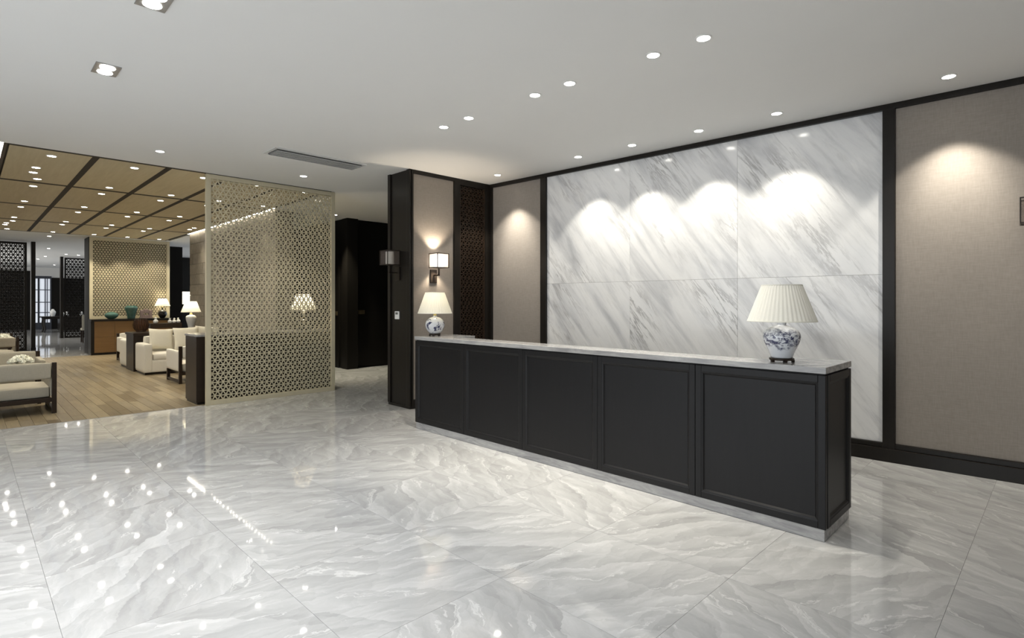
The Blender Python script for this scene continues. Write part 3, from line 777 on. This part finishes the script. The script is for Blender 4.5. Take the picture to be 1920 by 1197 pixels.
def table_lamp(label, loc, kind, vmat, vscale, shade, lit=0.0, stand=True, group=None):
    """shade = (r_bottom, r_top, z_bottom, z_top)"""
    t = thing('table_lamp', label, 'lamp', loc, 0, group)
    z0 = 0.0
    if stand:
        z0 = 0.028
        pr = vase_prof(kind)[0][0] * vscale + 0.010
        b = BM(); lathe(b, [(pr, 0.012), (pr + 0.004, 0.016), (pr + 0.004, 0.024), (pr - 0.002, 0.028)], 32); s = obj('stand', b, 'furnwood', t, smooth=True)
        for k in range(5):
            a = 2 * PI * k / 5 + 0.4; b = BM(); box(b, (0, 0, 0), (0.020, 0.014, 0.016)); obj('stand_foot', b, 'furnwood', s, (pr * 0.93 * math.cos(a), pr * 0.93 * math.sin(a), 0.008), rz=a, bevel=0.002)
    pf = [(r * vscale, z * vscale) for r, z in vase_prof(kind)]
    fine = []
    for (r0, za), (r1, zb) in zip(pf, pf[1:]):
        for k in range(3): fine.append((r0 + (r1 - r0) * k / 3, za + (zb - za) * k / 3))
    fine.append(pf[-1])
    # light smoothing of the profile
    sm = [fine[0]] + [((fine[i - 1][0] + 2 * fine[i][0] + fine[i + 1][0]) / 4, fine[i][1]) for i in range(1, len(fine) - 1)] + [fine[-1]]
    b = BM(); lathe(b, sm, 40); obj('vase_body', b, vmat, t, (0, 0, z0), smooth=True)
    zt = z0 + pf[-1][1]; rn = pf[-1][0]
    b = BM(); lathe(b, [(rn * 1.02, zt), (rn * 0.95, zt + 0.012), (rn * 0.55, zt + 0.024), (rn * 0.4, zt + 0.030)], 24); obj('brass_cap', b, 'brass', t, smooth=True)
    rb, rt, zb, zs = shade
    b = BM(); cyl(b, (0, 0, (zt + 0.03 + zs - 0.02) / 2), 0.006, zs - 0.02 - zt - 0.03, 10); obj('stem', b, 'chrome', t, smooth=True)
    b = BM(); n = 46
    lathe(b, [(rb, zb), (rb - (rb - rt) * .33, zb + (zs - zb) * .33), (rb - (rb - rt) * .66, zb + (zs - zb) * .66), (rt, zs)], n * 6, (0, 0, 0), n, 0.010, cap=False)
    sh = obj('lamp_shade', b, 'shadelit' if lit else 'shade', t, smooth=True)
    for rr, z in ((rb, zb), (rt, zs)):
        b = BM(); lathe(b, [(rr * 1.004, z - 0.003), (rr * 1.012, z), (rr * 1.004, z + 0.005), (rr * 0.985, z + 0.005), (rr * 0.985, z - 0.003), (rr * 1.004, z - 0.003)], 64, cap=False)
        obj('shade_rim', b, 'shade', sh, smooth=True)
    b = BM()
    for k in range(3): tube(b, [(0, 0, zs - 0.018), (rt * 0.98 * math.cos(k * 2.094), rt * 0.98 * math.sin(k * 2.094), zs - 0.004)], 0.002, 6)
    obj('shade_spider', b, 'chrome', t)
    b = BM(); lathe(b, [(0.012, zt + 0.035), (0.028, zt + 0.075), (0.032, zt + 0.10), (0.022, zt + 0.13), (0.004, zt + 0.142)], 20); obj('bulb', b, 'whitecer', t, smooth=True)
    if lit:
        l = bpy.data.lights.new('bulb', 'POINT'); l.energy = lit; l.color = (1.0, 0.88, 0.66); l.shadow_soft_size = 0.04
        o = bpy.data.objects.new('bulb_glow', l); COL.objects.link(o); o.parent = t; o.location = (0, 0, (zb + zs) / 2 + 0.05)
    return t
table_lamp('blue and white porcelain lamp with cream pleated shade at the right end of the desk', (-1.325, 3.825, 1.054), 'jar', 'vase1', 1.0, (0.209, 0.123, 0.268, 0.502))
table_lamp('ink painted globe table lamp with cream shade at the left end of the desk', (-5.165, 3.875, 1.054), 'globe', 'vase2', 1.0, (0.197, 0.112, 0.262, 0.500), lit=1.0)

# ================================================================== WALL SCONCES
def sconce(label, loc, rz, lit):
    """local: wall plane y=0, room toward -y"""
    t = thing('wall_sconce', label, 'wall lamp', loc, rz, 'square box wall sconces')
    b = BM(); box2(b, (-0.055, -0.022, -0.30), (0.055, 0, -0.115)); obj('wall_plate', b, 'darkmetal', t, bevel=0.003)
    b = BM(); box2(b, (-0.010, -0.145, -0.205), (0.010, -0.022, -0.185)); box2(b, (-0.010, -0.145, -0.205), (0.010, -0.125, -0.092)); obj('arm', b, 'darkmetal', t, bevel=0.002)
    yc, hw, z0, z1 = -0.135, 0.095, -0.092, 0.100; fr = 0.0045
    b = BM()
    for sx in (-1, 1):
        for sy in (-1, 1): box(b, (sx * hw, yc + sy * hw, (z0 + z1) / 2), (fr * 2, fr * 2, z1 - z0))
    for z in (z0, z1):
        for s in (-1, 1):
            box(b, (0, yc + s * hw, z), (2 * hw + 2 * fr, fr * 2, fr * 2)); box(b, (s * hw, yc, z), (fr * 2, 2 * hw - 2 * fr, fr * 2))
    box(b, (0, yc, z0), (2 * hw, 0.012, 0.006))
    obj('shade_frame', b, 'darkmetal', t)
    b = BM()
    for s in (-1, 1):
        box(b, (0, yc + s * (hw - 0.002), (z0 + z1) / 2), (2 * hw - 0.01, 0.001, z1 - z0 - 0.01)); box(b, (s * (hw - 0.002), yc, (z0 + z1) / 2), (0.001, 2 * hw - 0.01, z1 - z0 - 0.01))
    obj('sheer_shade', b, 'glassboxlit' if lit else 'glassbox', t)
    b = BM(); lathe(b, [(0.058, z0 + 0.012), (0.058, z1 - 0.012)], 28); o = obj('glass_cylinder', b, 'glowcyl' if lit else 'dimcyl', t, (0, yc, 0), smooth=True)
    if lit:
        for nm, z, rx in (('up_glow', z1 + 0.01, PI), ('down_glow', z0 - 0.012, 0)):
            l = bpy.data.lights.new(nm, 'SPOT'); l.energy = 20 if rx else 12; l.spot_size = math.radians(105); l.spot_blend = 0.5; l.color = (1.0, 0.84, 0.64); l.shadow_soft_size = 0.03
            o = bpy.data.objects.new(nm, l); COL.objects.link(o); o.parent = t; o.location = (0.0, yc + 0.04, z); o.rotation_euler = (rx, 0, 0)
    return t
# rz turns local -y to the room side of each wall
sconce('lit square sheer box wall sconce on the taupe fabric above the left lamp', (XS, 4.655, 2.012), PI / 2, True)
sconce('unlit square sheer box wall sconce on the black pillar face', (-6.53, YP, 2.045), 0.0, False)
q = W(6.09, 0.004, 2.15); sconce('square box wall sconce cut off by the right edge of the photograph', q, TH, False)

# thermostat and switch plates
t = thing('thermostat', 'white wall thermostat with grey display on the black pillar', 'thermostat', (-6.545, YP, 1.262))
b = BM(); box2(b, (-0.052, -0.016, -0.055), (0.052, 0.0, 0.055)); obj('thermostat_body', b, 'whiteplastic', t, bevel=0.004)
b = BM(); box2(b, (-0.030, -0.018, 0.010), (0.030, -0.016, 0.040)); obj('thermostat_display', b, 'lcd', t)
for k in range(3):
    b = BM(); cyl(b, (-0.024 + k * 0.024, -0.017, -0.025), 0.006, 0.004, 12, axis='Y'); obj('thermostat_button', b, 'whiteplastic', t)
def plate(label, loc, rz, w, h, n):
    t = thing('switch_plate', label, 'switch', loc, rz)
    b = BM(); box2(b, (-w / 2, -0.010, -h / 2), (w / 2, 0, h / 2)); obj('plate_body', b, 'bronze', t, bevel=0.003)
    for k in range(n):
        b = BM(); box(b, (0, 0, 0), (w / n * 0.72, 0.006, h * 0.6)); obj('rocker', b, 'bronze', t, (-w / 2 + (k + 0.5) * w / n, -0.012, 0), bevel=0.001)
q = at_x(676, 585.5, -10.925); plate('bronze switch plate on the black passage wall', (-10.925, q.y, q.z), PI / 2, 0.20, 0.09, 3)
q = at_y(631, 588, 5.805); plate('small bronze plate on the black passage door', (q.x, 5.805, q.z), 0.0, 0.10, 0.09, 1)

# ================================================================== LATTICE SCREENS
def screen(label, loc, rz, w, h, mat, fr, nodes, offx=0.02, name='lattice_screen', a=0.0715, bar=0.0125, t=0.022, cat='screen'):
    s = thing(name, label, cat, loc, rz)
    for x0, x1, z0, z1, nm in ((0, fr, 0, h, 'side_post'), (w - fr, w, 0, h, 'side_post'), (fr, w - fr, 0, fr, 'bottom_rail'), (fr, w - fr, h - fr, h, 'top_rail')):
        b = BM(); box2(b, (x0, -0.03, z0), (x1, 0.03, z1)); obj(nm, b, mat, s, bevel=0.002)
    o = obj('fretwork', lattice(w - 2 * fr, h - 2 * fr, a, bar, t, nodes, offx), mat, s, (fr, 0, fr)); o['kind'] = 'stuff'
    return s
screen('tall champagne gold fretwork screen standing between the hall and the lounge', (-8.465, 2.392, 0.0), PI / 2, 1.915, CZ - 0.006, 'gold', 0.062, 0.0135)
screen('champagne gold fretwork screen behind the sideboard at the end of the lounge', (-18.94, 2.45, 0.97), PI / 2, 1.92, CZ - 0.976, 'gold', 0.075, 0.0)
screen('black fretwork screen at the far left of the lounge', (-21.8, -0.75, 0.0), PI / 2, 2.08, CZ - 0.03, 'darkwood', 0.06, 0.0, a=0.10, bar=0.022)
screen('black fretwork screen in the far room beside the long table', (-28.3, 2.86, 0.0), PI / 2, 1.6, CZ - 0.03, 'darkwood', 0.05, 0.0, a=0.12, bar=0.026)
def post(label, x, y, sx, sy):
    t = thing('screen_post', label, 'post', (x, y, 0))
    b = BM(); box2(b, (-sx / 2, -sy / 2, 0.0), (sx / 2, sy / 2, CZ)); obj('post_shaft', b, 'darkwood', t, bevel=0.004)
    b = BM(); box2(b, (-sx / 2 - 0.01, -sy / 2 - 0.01, 0.0), (sx / 2 + 0.01, sy / 2 + 0.01, 0.08)); obj('post_foot', b, 'darkwood', t, bevel=0.003)
post('dark wood post beside the black fretwork screen at the left', -21.9, 1.475, 0.30, 0.10)
post('dark wood post beside the far fretwork screen', -28.3, 2.77, 0.30, 0.09)

# ================================================================== LOUNGE FURNITURE
# counter behind the large gold screen
ct = thing('side_counter', 'black counter with pale top behind the large gold screen', 'counter', (-8.86, 3.36, 0))
b = BM(); box2(b, (-0.265, -1.05, 0.03), (0.265, 1.0, 0.955)); obj('counter_body', b, 'furnwood', ct, bevel=0.004)
b = BM(); box2(b, (-0.25, -1.035, 0.0), (0.25, 0.99, 0.03)); obj('counter_plinth', b, 'darkwood', ct)
b = BM(); box2(b, (-0.275, -1.06, 0.955), (0.275, 1.01, 0.985)); obj('counter_top', b, 'stone', ct, bevel=0.003)
table_lamp('cream lamp glowing through the fretwork of the large gold screen', (-8.86, 3.965, 0.985), 'globe', 'blackcer', 0.85, (0.20, 0.115, 0.330, 0.585), lit=7.0)

# console between the white sofas
cs = thing('sofa_console', 'long black console table between the back to back white sofas', 'console', (-13.97, 3.38, 0))
b = BM(); box2(b, (-0.42, -0.90, 0.745), (0.40, 0.86, 0.795)); obj('console_top', b, 'furnwood', cs, bevel=0.003)
b = BM(); box2(b, (-0.36, -0.89, 0.0), (0.36, -0.83, 0.745)); obj('console_side', b, 'furnwood', cs, bevel=0.003)
b = BM(); box2(b, (-0.36, 0.79, 0.0), (0.36, 0.85, 0.745)); obj('console_side', b, 'furnwood', cs, bevel=0.003)
b = BM(); box2(b, (-0.34, -0.83, 0.05), (0.34, 0.79, 0.745)); obj('console_body', b, 'furnwood', cs)
table_lamp('white porcelain table lamp with cream shade on the black console', (-14.17, 3.70, 0.795), 'meiping', 'whitecer', 0.68, (0.202, 0.112, 0.415, 0.660), lit=5.0)
# round dark lantern
ln = thing('lantern', 'round dark wire lantern on the left of the black console', 'lantern', (-14.20, 2.735, 0.795))
b = BM(); prof = [(0.085, 0.015), (0.135, 0.08), (0.152, 0.15), (0.130, 0.235), (0.095, 0.28)]
for k in range(20):
    a = 2 * PI * k / 20; tube(b, [(r_ * math.cos(a), r_ * math.sin(a), z) for r_, z in prof], 0.005, 6)
obj('lantern_ribs', b, 'brownwood', ln)
b = BM(); lathe(b, [(0.09, 0.0), (0.09, 0.015)], 28); lathe(b, [(0.098, 0.277), (0.098, 0.292), (0.085, 0.292), (0.085, 0.277)], 28, cap=False); obj('lantern_rings', b, 'brownwood', ln, smooth=True)
b = BM(); lathe(b, [(0.075, 0.02), (0.125, 0.08), (0.142, 0.15), (0.12, 0.235), (0.088, 0.275)], 28, cap=False); obj('lantern_liner', b, sheer_mat('brown_gauze', (0.10, 0.05, 0.035), 0.6), ln, smooth=True)
# tray stand with four white birds
tr = thing('tray_stand', 'dark carved tray stand carrying white ceramic birds', 'stand', (-14.22, 3.20, 0.795))
b = BM(); box2(b, (-0.10, -0.30, 0.155), (0.10, 0.30, 0.175)); obj('tray_base', b, 'brownwood', tr, bevel=0.002)
b = BM()
for x0, x1, y0, y1 in ((-0.10, -0.088, -0.30, 0.30), (0.088, 0.10, -0.30, 0.30), (-0.088, 0.088, -0.30, -0.288), (-0.088, 0.088, 0.288, 0.30)): box2(b, (x0, y0, 0.070), (x1, y1, 0.155))
obj('tray_rim', b, 'brownwood', tr, bevel=0.002)
for sx in (-1, 1):
    for sy in (-0.2, 0.2):
        b = BM(); cyl(b, (sx * 0.08, sy, 0.078), 0.007, 0.156, 10); obj('leg', b, 'brownwood', tr)
def bird(label, loc, rz, s):
    t = thing('ceramic_bird', label, 'figurine', loc, rz, 'white ceramic birds on the tray')
    b = BM(); lathe(b, [(0.018 * s, 0), (0.036 * s, 0.012 * s), (0.044 * s, 0.035 * s), (0.036 * s, 0.060 * s), (0.018 * s, 0.078 * s), (0.012 * s, 0.084 * s)], 20); obj('bird_body', b, 'whitecer', t, smooth=True)
    b = BM(); bmesh.ops.create_uvsphere(b, u_segments=14, v_segments=10, radius=0.021 * s, matrix=Matrix.Translation((0.006, 0, 0.098 * s))); obj('bird_head', b, 'whitecer', t, smooth=True)
    b = BM(); cyl(b, (0.034 * s, 0, 0.097 * s), 0.006 * s, 0.022 * s, 8, 0.001, 'X'); obj('beak', b, 'brass', t)
for k, (dy, s, nm) in enumerate([(-0.19, 1.15, 'tall white ceramic bird standing alone at the left of the tray'), (0.08, 0.95, 'leftmost of the three grouped white ceramic birds'), (0.165, 0.95, 'middle of the three grouped white ceramic birds'), (0.25, 1.0, 'rightmost of the three grouped white ceramic birds')]):
    bird(nm, (-14.20, 3.20 + dy, 0.9705), random.uniform(-1, 1), s)

# white sofas
def white_sofa(label, loc, rz):
    """faces local +x, length along local y from 0"""
    t = thing('white_sofa', label, 'sofa', loc, rz, 'white upholstered sofas')
    Ls, D = 1.72, 0.78
    b = BM(); softbox(b, (D / 2, Ls / 2, 0.165), (D - 0.02, Ls - 0.04, 0.25), 0.03); obj('sofa_base', b, 'whitefab', t, smooth=True)
    for y0 in (0.0, Ls - 0.16):
        b = BM(); softbox(b, (D / 2, y0 + 0.08, 0.325), (D, 0.16, 0.57), 0.035); obj('arm', b, 'whitefab', t, smooth=True)
    b = BM(); softbox(b, (0.10, Ls / 2, 0.40), (0.20, Ls - 0.28, 0.68), 0.035); obj('back', b, 'whitefab', t, smooth=True)
    for k in range(2):
        w = (Ls - 0.32) / 2
        b = BM(); softbox(b, (0.47, 0.16 + w * (k + 0.5), 0.345), (0.60, w - 0.01, 0.15), 0.05, 0.015); obj('seat_cushion', b, 'whitefab', t, smooth=True)
    b = BM(); box2(b, (0.03, 0.03, 0.0), (D - 0.03, Ls - 0.03, 0.05)); obj('sofa_plinth', b, 'darkwood', t)
    return t
s1 = white_sofa('white upholstered sofa with ivory cushions facing the hall', (-13.545, 2.50, 0.0), 0.0)
s2 = dup(s1, (-14.36, 4.22, 0.0), PI, 'white upholstered sofa behind the black console facing away')
def cushion(label, loc, rz, tilt, w=0.46, roll=0.0):
    m = Matrix.Rotation(rz, 4, 'Z') @ Matrix.Rotation(tilt, 4, 'X') @ Matrix.Rotation(roll, 4, 'Y')
    b = BM(); pillow(b, w, w, 0.17, m); o = obj('cushion', b, 'cushfab', None, loc, smooth=True); tag(o, label, 'cushion', 'ivory cushions on the white sofa')
cushion('ivory cushion leaning in the left corner of the white sofa', (-13.20, 2.895, 0.680), PI / 2, math.radians(-17), 0.44, 0.05)
cushion('ivory cushion in the middle of the white sofa', (-13.06, 3.33, 0.685), PI / 2 - 0.12, math.radians(-20), 0.48, -0.04)
cushion('ivory cushion standing at the right of the white sofa', (-13.20, 3.76, 0.69), PI / 2 + 0.1, math.radians(-14), 0.47, 0.07)

# wooden framed lounge seats
def frame_seat(name, label, cat, loc, rz, L, group, fab='greyfab'):
    """faces local -x; back at local x=0, front at x=-D; length along local +y; right end at y=0 -> runs to y=L"""
    D = 0.86
    t = thing(name, label, cat, loc, rz, group)
    for y0 in (0.0, L - 0.05):
        for x0, h in ((-0.05, 0.66), (-D + 0.01, 0.215)):
            b = BM(); box2(b, (x0, y0, 0.0), (x0 + 0.05, y0 + 0.05, h)); obj('leg', b, 'furnwood', t, bevel=0.004)
        b = BM(); box2(b, (-D + 0.05, y0 + 0.005, 0.02), (-0.05, y0 + 0.045, 0.055)); obj('runner', b, 'furnwood', t, bevel=0.003)
        b = BM(); softbox(b, (-D / 2 - 0.025, y0 + (0.03 if y0 == 0 else 0.02), 0.395), (D - 0.05, 0.075, 0.36), 0.02); obj('side_pad', b, fab, t, smooth=True)
    for x0 in (-0.05, -D + 0.01):
        b = BM(); box2(b, (x0, 0.05, 0.15), (x0 + 0.04, L - 0.05, 0.205)); obj('seat_rail', b, 'furnwood', t, bevel=0.003)
    b = BM(); box2(b, (-D + 0.05, 0.055, 0.17), (-0.05, L - 0.055, 0.20)); obj('seat_deck', b, 'furnwood', t)
    b = BM(); softbox(b, (-D / 2 - 0.02, L / 2, 0.275), (D - 0.08, L - 0.13, 0.145), 0.03, 0.006); obj('seat_cushion', b, fab, t, smooth=True)
    b = BM(); softbox(b, (-0.035, L / 2, 0.555), (0.085, L - 0.11, 0.215), 0.025, 0.004); obj('back_pad', b, fab, t, smooth=True)
    return t
def mirror_y(L): return -L
G = 'grey wood framed lounge sofas'
f1 = frame_seat('lounge_sofa', 'grey linen sofa with dark wood frame nearest the hall, its back to the camera', 'sofa', (-9.27, 0.86 - 2.1, 0.0), 0.0, 2.1, G)
f2 = dup(f1, (-11.68, 0.87, 0.0), PI, 'grey linen sofa facing the hall behind the nearest white flowers')
f3 = dup(f1, (-16.35, 0.87 - 2.1, 0.0), 0.0, 'grey linen sofa in the farther group, its back to the camera')
f4 = dup(f1, (-18.62, 0.87, 0.0), PI, 'grey linen sofa at the far end of the lounge facing the hall')
G2 = 'white wood framed armchairs'
a1 = frame_seat('armchair', 'white armchair with dark wood frame beside the black counter', 'armchair', (-10.98, 2.68, 0.0), 0.0, 0.74, G2, 'whitefab')
a2 = dup(a1, (-16.70, 3.44, 0.0), PI, 'white armchair with dark wood frame in front of the sideboard')
for c in list(a2.children): pass

# low tables with white flowers
def low_table(label, loc):
    t = thing('coffee_table', label, 'table', loc)
    b = BM(); box2(b, (-0.21, -0.5, 0.36), (0.21, 0.5, 0.40)); obj('table_top', b, 'furnwood', t, bevel=0.003)
    for sx in (-0.18, 0.18):
        for sy in (-0.46, 0.46):
            b = BM(); box(b, (sx, sy, 0.18), (0.04, 0.04, 0.36)); obj('leg', b, 'furnwood', t)
def flowers(label, loc, seed):
    rnd = random.Random(seed)
    t = thing('flower_vase', label, 'flowers', loc)
    b = BM(); lathe(b, [(0.055, 0.0), (0.060, 0.005), (0.065, 0.16), (0.060, 0.16), (0.056, 0.012)], 24, cap=False); lathe(b, [(0.055, 0.0), (0.055, 0.004)], 24); obj('vase', b, 'glass', t, smooth=True)
    b = BM()
    for k in range(16):
        a = rnd.uniform(0, 2 * PI); r_ = rnd.uniform(0.05, 0.13)
        m = Matrix.Translation((r_ * math.cos(a), r_ * math.sin(a), 0.155)) @ Matrix.Rotation(a, 4, 'Z') @ Matrix.Diagonal((0.045, 0.022, 0.008, 1)); bmesh.ops.create_uvsphere(b, u_segments=8, v_segments=5, radius=1, matrix=m)
    obj('leaves', b, 'leaf', t)
    for k in range(26):
        b = BM(); a = k * 2.4; r_ = 0.135 * math.sqrt((k + 0.5) / 26); z = 0.275 - 0.085 * (r_ / 0.135) ** 2
        for j in range(26):
            u = rnd.uniform(-1, 1); ph = rnd.uniform(0, 2 * PI); s = math.sqrt(1 - u * u); R = 0.024
            m = Matrix.Translation((R * s * math.cos(ph), R * s * math.sin(ph), R * u)) @ Matrix.Rotation(rnd.uniform(0, 3), 4, 'Z') @ Matrix.Rotation(rnd.uniform(0, 3), 4, 'X') @ Matrix.Diagonal((0.012, 0.010, 0.003, 1))
            bmesh.ops.create_icosphere(b, subdivisions=1, radius=1, matrix=m)
        bmesh.ops.create_icosphere(b, subdivisions=1, radius=0.022)
        obj('blossom', b, 'petal', t, (r_ * math.cos(a), r_ * math.sin(a), z), smooth=True)
low_table('dark low table between the two nearest grey sofas', (-10.47, 0.30, 0.0))
low_table('dark low table between the two farther grey sofas', (-17.50, 0.30, 0.0))
flowers('round bunch of white flowers on the nearer low table', (-10.47, 0.578, 0.40), 3)
flowers('white flowers on the farther low table, half cut by the left edge', (-17.50, 0.66, 0.40), 5)

# sideboard
sd = thing('sideboard', 'long honey brown sideboard with black top under the second gold screen', 'sideboard', (-18.73, 3.40, 0))
b = BM(); box2(b, (-0.235, -0.96, 0.06), (0.20, 0.95, 0.915)); obj('sideboard_body', b, 'furnwood', sd)
for k in range(4):
    w = 1.83 / 4; y0 = -0.90 + k * w
    for j in range(2):
        b = BM(); box(b, (0, 0, 0), (0.018, w - 0.004, 0.422)); obj('sideboard_door', b, 'veneer', sd, (0.209, y0 + w / 2, 0.275 + j * 0.426), bevel=0.002)
b = BM(); box2(b, (-0.235, -0.97, 0.915), (0.235, 0.96, 0.968)); obj('sideboard_top', b, 'darkwood', sd, bevel=0.003)
b = BM(); box2(b, (-0.22, -0.97, 0.0), (0.215, 0.95, 0.06)); obj('sideboard_plinth', b, 'darkwood', sd)
b = BM(); box2(b, (-0.235, -0.975, 0.06), (0.220, -0.90, 0.915)); obj('sideboard_end', b, 'darkwood', sd, bevel=0.003)
def pot(name, label, loc, prof, mat, cat):
    fine = []
    for (r0, za), (r1, zb) in zip(prof, prof[1:]):
        for k in range(3): fine.append((r0 + (r1 - r0) * k / 3, za + (zb - za) * k / 3))
    fine.append(prof[-1]); fine = [fine[0]] + [((fine[i - 1][0] + 2 * fine[i][0] + fine[i + 1][0]) / 4, fine[i][1]) for i in range(1, len(fine) - 1)] + [fine[-1]]
    t = thing(name, label, cat, loc)
    b = BM(); lathe(b, fine, 36, cap=False); b.faces.new([v for v in b.verts[:36]][::-1]); obj(name + '_body', b, mat, t, smooth=True)
    rr, zz = prof[-1]
    b = BM(); lathe(b, [(rr * 1.02, zz - 0.004), (rr * 1.06, zz), (rr * 1.0, zz + 0.006), (rr * 0.88, zz), (rr * 0.88, zz - 0.02)], 36, cap=False); obj(name + '_rim', b, mat, t, smooth=True)
q = at_x(209, 599, -18.70); pot('bowl', 'squat round teal glazed bowl on the left of the sideboard', (-18.70, q.y, 0.968), [(0.055, 0), (0.085, 0.012), (0.145, 0.06), (0.168, 0.105), (0.150, 0.150), (0.095, 0.182), (0.060, 0.19)], 'teal', 'bowl')
q = at_x(246, 599, -18.70); pot('vase', 'tall teal glazed vase with wide shoulders on the sideboard', (-18.70, q.y, 0.968), [(0.085, 0), (0.092, 0.01), (0.098, 0.08), (0.130, 0.20), (0.160, 0.28), (0.158, 0.325), (0.125, 0.355), (0.118, 0.365)], 'teal', 'vase')
q = at_x(274, 599, -18.72)
t = thing('ornament', 'square mauve carved stone ornament on the sideboard', 'ornament', (-18.72, q.y, 0.968))
b = BM(); box2(b, (-0.05, -0.16, 0.0), (0.05, 0.16, 0.04)); obj('ornament_base', b, 'pinkstone', t, bevel=0.006)
b = BM()
for x0, x1, y0, y1, z0, z1 in ((-0.04, 0.04, -0.15, -0.06, 0.04, 0.24), (-0.04, 0.04, 0.06, 0.15, 0.04, 0.24), (-0.04, 0.04, -0.06, 0.06, 0.14, 0.27), (-0.03, 0.03, -0.06, 0.06, 0.04, 0.10)): box2(b, (x0, y0, z0), (x1, y1, z1))
obj('ornament_carving', b, 'pinkstone', t, bevel=0.015)
q = at_x(304.5, 599, -18.72); table_lamp('black glazed table lamp with cream shade at the right of the sideboard', (-18.72, q.y, 0.968), 'round', 'blackcer', 0.95, (0.20, 0.105, 0.355, 0.57), lit=6.0, stand=False)

# wall light seen beside the stone wall
q = at_x(347.5, 559, -25.2)
t = thing('lantern_light', 'glowing square wall lantern on the far black wall', 'wall lamp', (-25.2, q.y, q.z - 0.26), PI / 2)
b = BM(); box2(b, (-0.17, -0.14, 0.01), (0.17, -0.02, 0.51)); obj('lantern_diffuser', b, emit('lantern_glow', (1.0, 0.90, 0.70), 3.0), t)
b = BM()
for z in (0.0, 0.51): box2(b, (-0.18, -0.15, z), (0.18, 0.0, z + 0.012))
for s in (-1, 1): box(b, (s * 0.175, -0.145, 0.26), (0.01, 0.01, 0.51))
obj('lantern_frame', b, 'darkmetal', t)

# far room table with jars and chair
tb = thing('long_table', 'dark long table with curved legs in the far room', 'table', (-34.3, 4.0, 0))
b = BM(); box2(b, (-0.5, -1.45, 0.70), (0.5, 1.6, 0.75)); box2(b, (-0.44, -1.35, 0.62), (0.44, 1.5, 0.70)); obj('table_top', b, 'darkwood', tb, bevel=0.004)
for sx in (-0.4, 0.4):
    for sy in (-1.30, 1.45):
        b = BM(); tube(b, [(sx, sy, 0.62), (sx * 1.02, sy - 0.02, 0.4), (sx * 0.98, sy + 0.02, 0.15), (sx * 1.03, sy - 0.02, 0.0)], 0.045, 10); obj('leg', b, 'darkwood', tb, smooth=True)
b = BM(); box2(b, (-0.40, -0.75, 0.06), (0.40, 0.9, 0.62)); obj('pedestal', b, 'darkwood', tb, bevel=0.004)
for k, (px, h, nm) in enumerate([(99, 0.34, 'pale lidded jar at the left of the far table'), (117, 0.22, 'pale jar beside the far post'), (125, 0.25, 'pale slim jar behind the far fretwork screen'), (153, 0.24, 'pale round jar at the right of the far table')]):
    q = at_x(px, 592, -34.2)
    pot('jar', nm, (-34.2, q.y, 0.75), [(0.06 * h / .3, 0), (0.09 * h / .3, 0.3 * h), (0.11 * h / .3, 0.62 * h), (0.06 * h / .3, 0.85 * h), (0.04 * h / .3, h)], 'whitecer', 'jar')
q = at_z(157, 643, 0)
ch = thing('dining_chair', 'upholstered chair with dark legs at the near side of the far table', 'chair', (q.x - 0.2, q.y + 0.18, 0), 0.0)
for sx in (-0.2, 0.2):
    for sy in (-0.2, 0.2):
        b = BM(); box(b, (sx, sy, 0.22), (0.04, 0.04, 0.44)); obj('leg', b, 'furnwood', ch)
b = BM(); softbox(b, (0, 0, 0.47), (0.46, 0.46, 0.08), 0.02); obj('seat', b, 'greyfab', ch, smooth=True)
b = BM(); softbox(b, (0.2, 0, 0.74), (0.06, 0.46, 0.48), 0.02); obj('backrest', b, 'greyfab', ch, smooth=True)
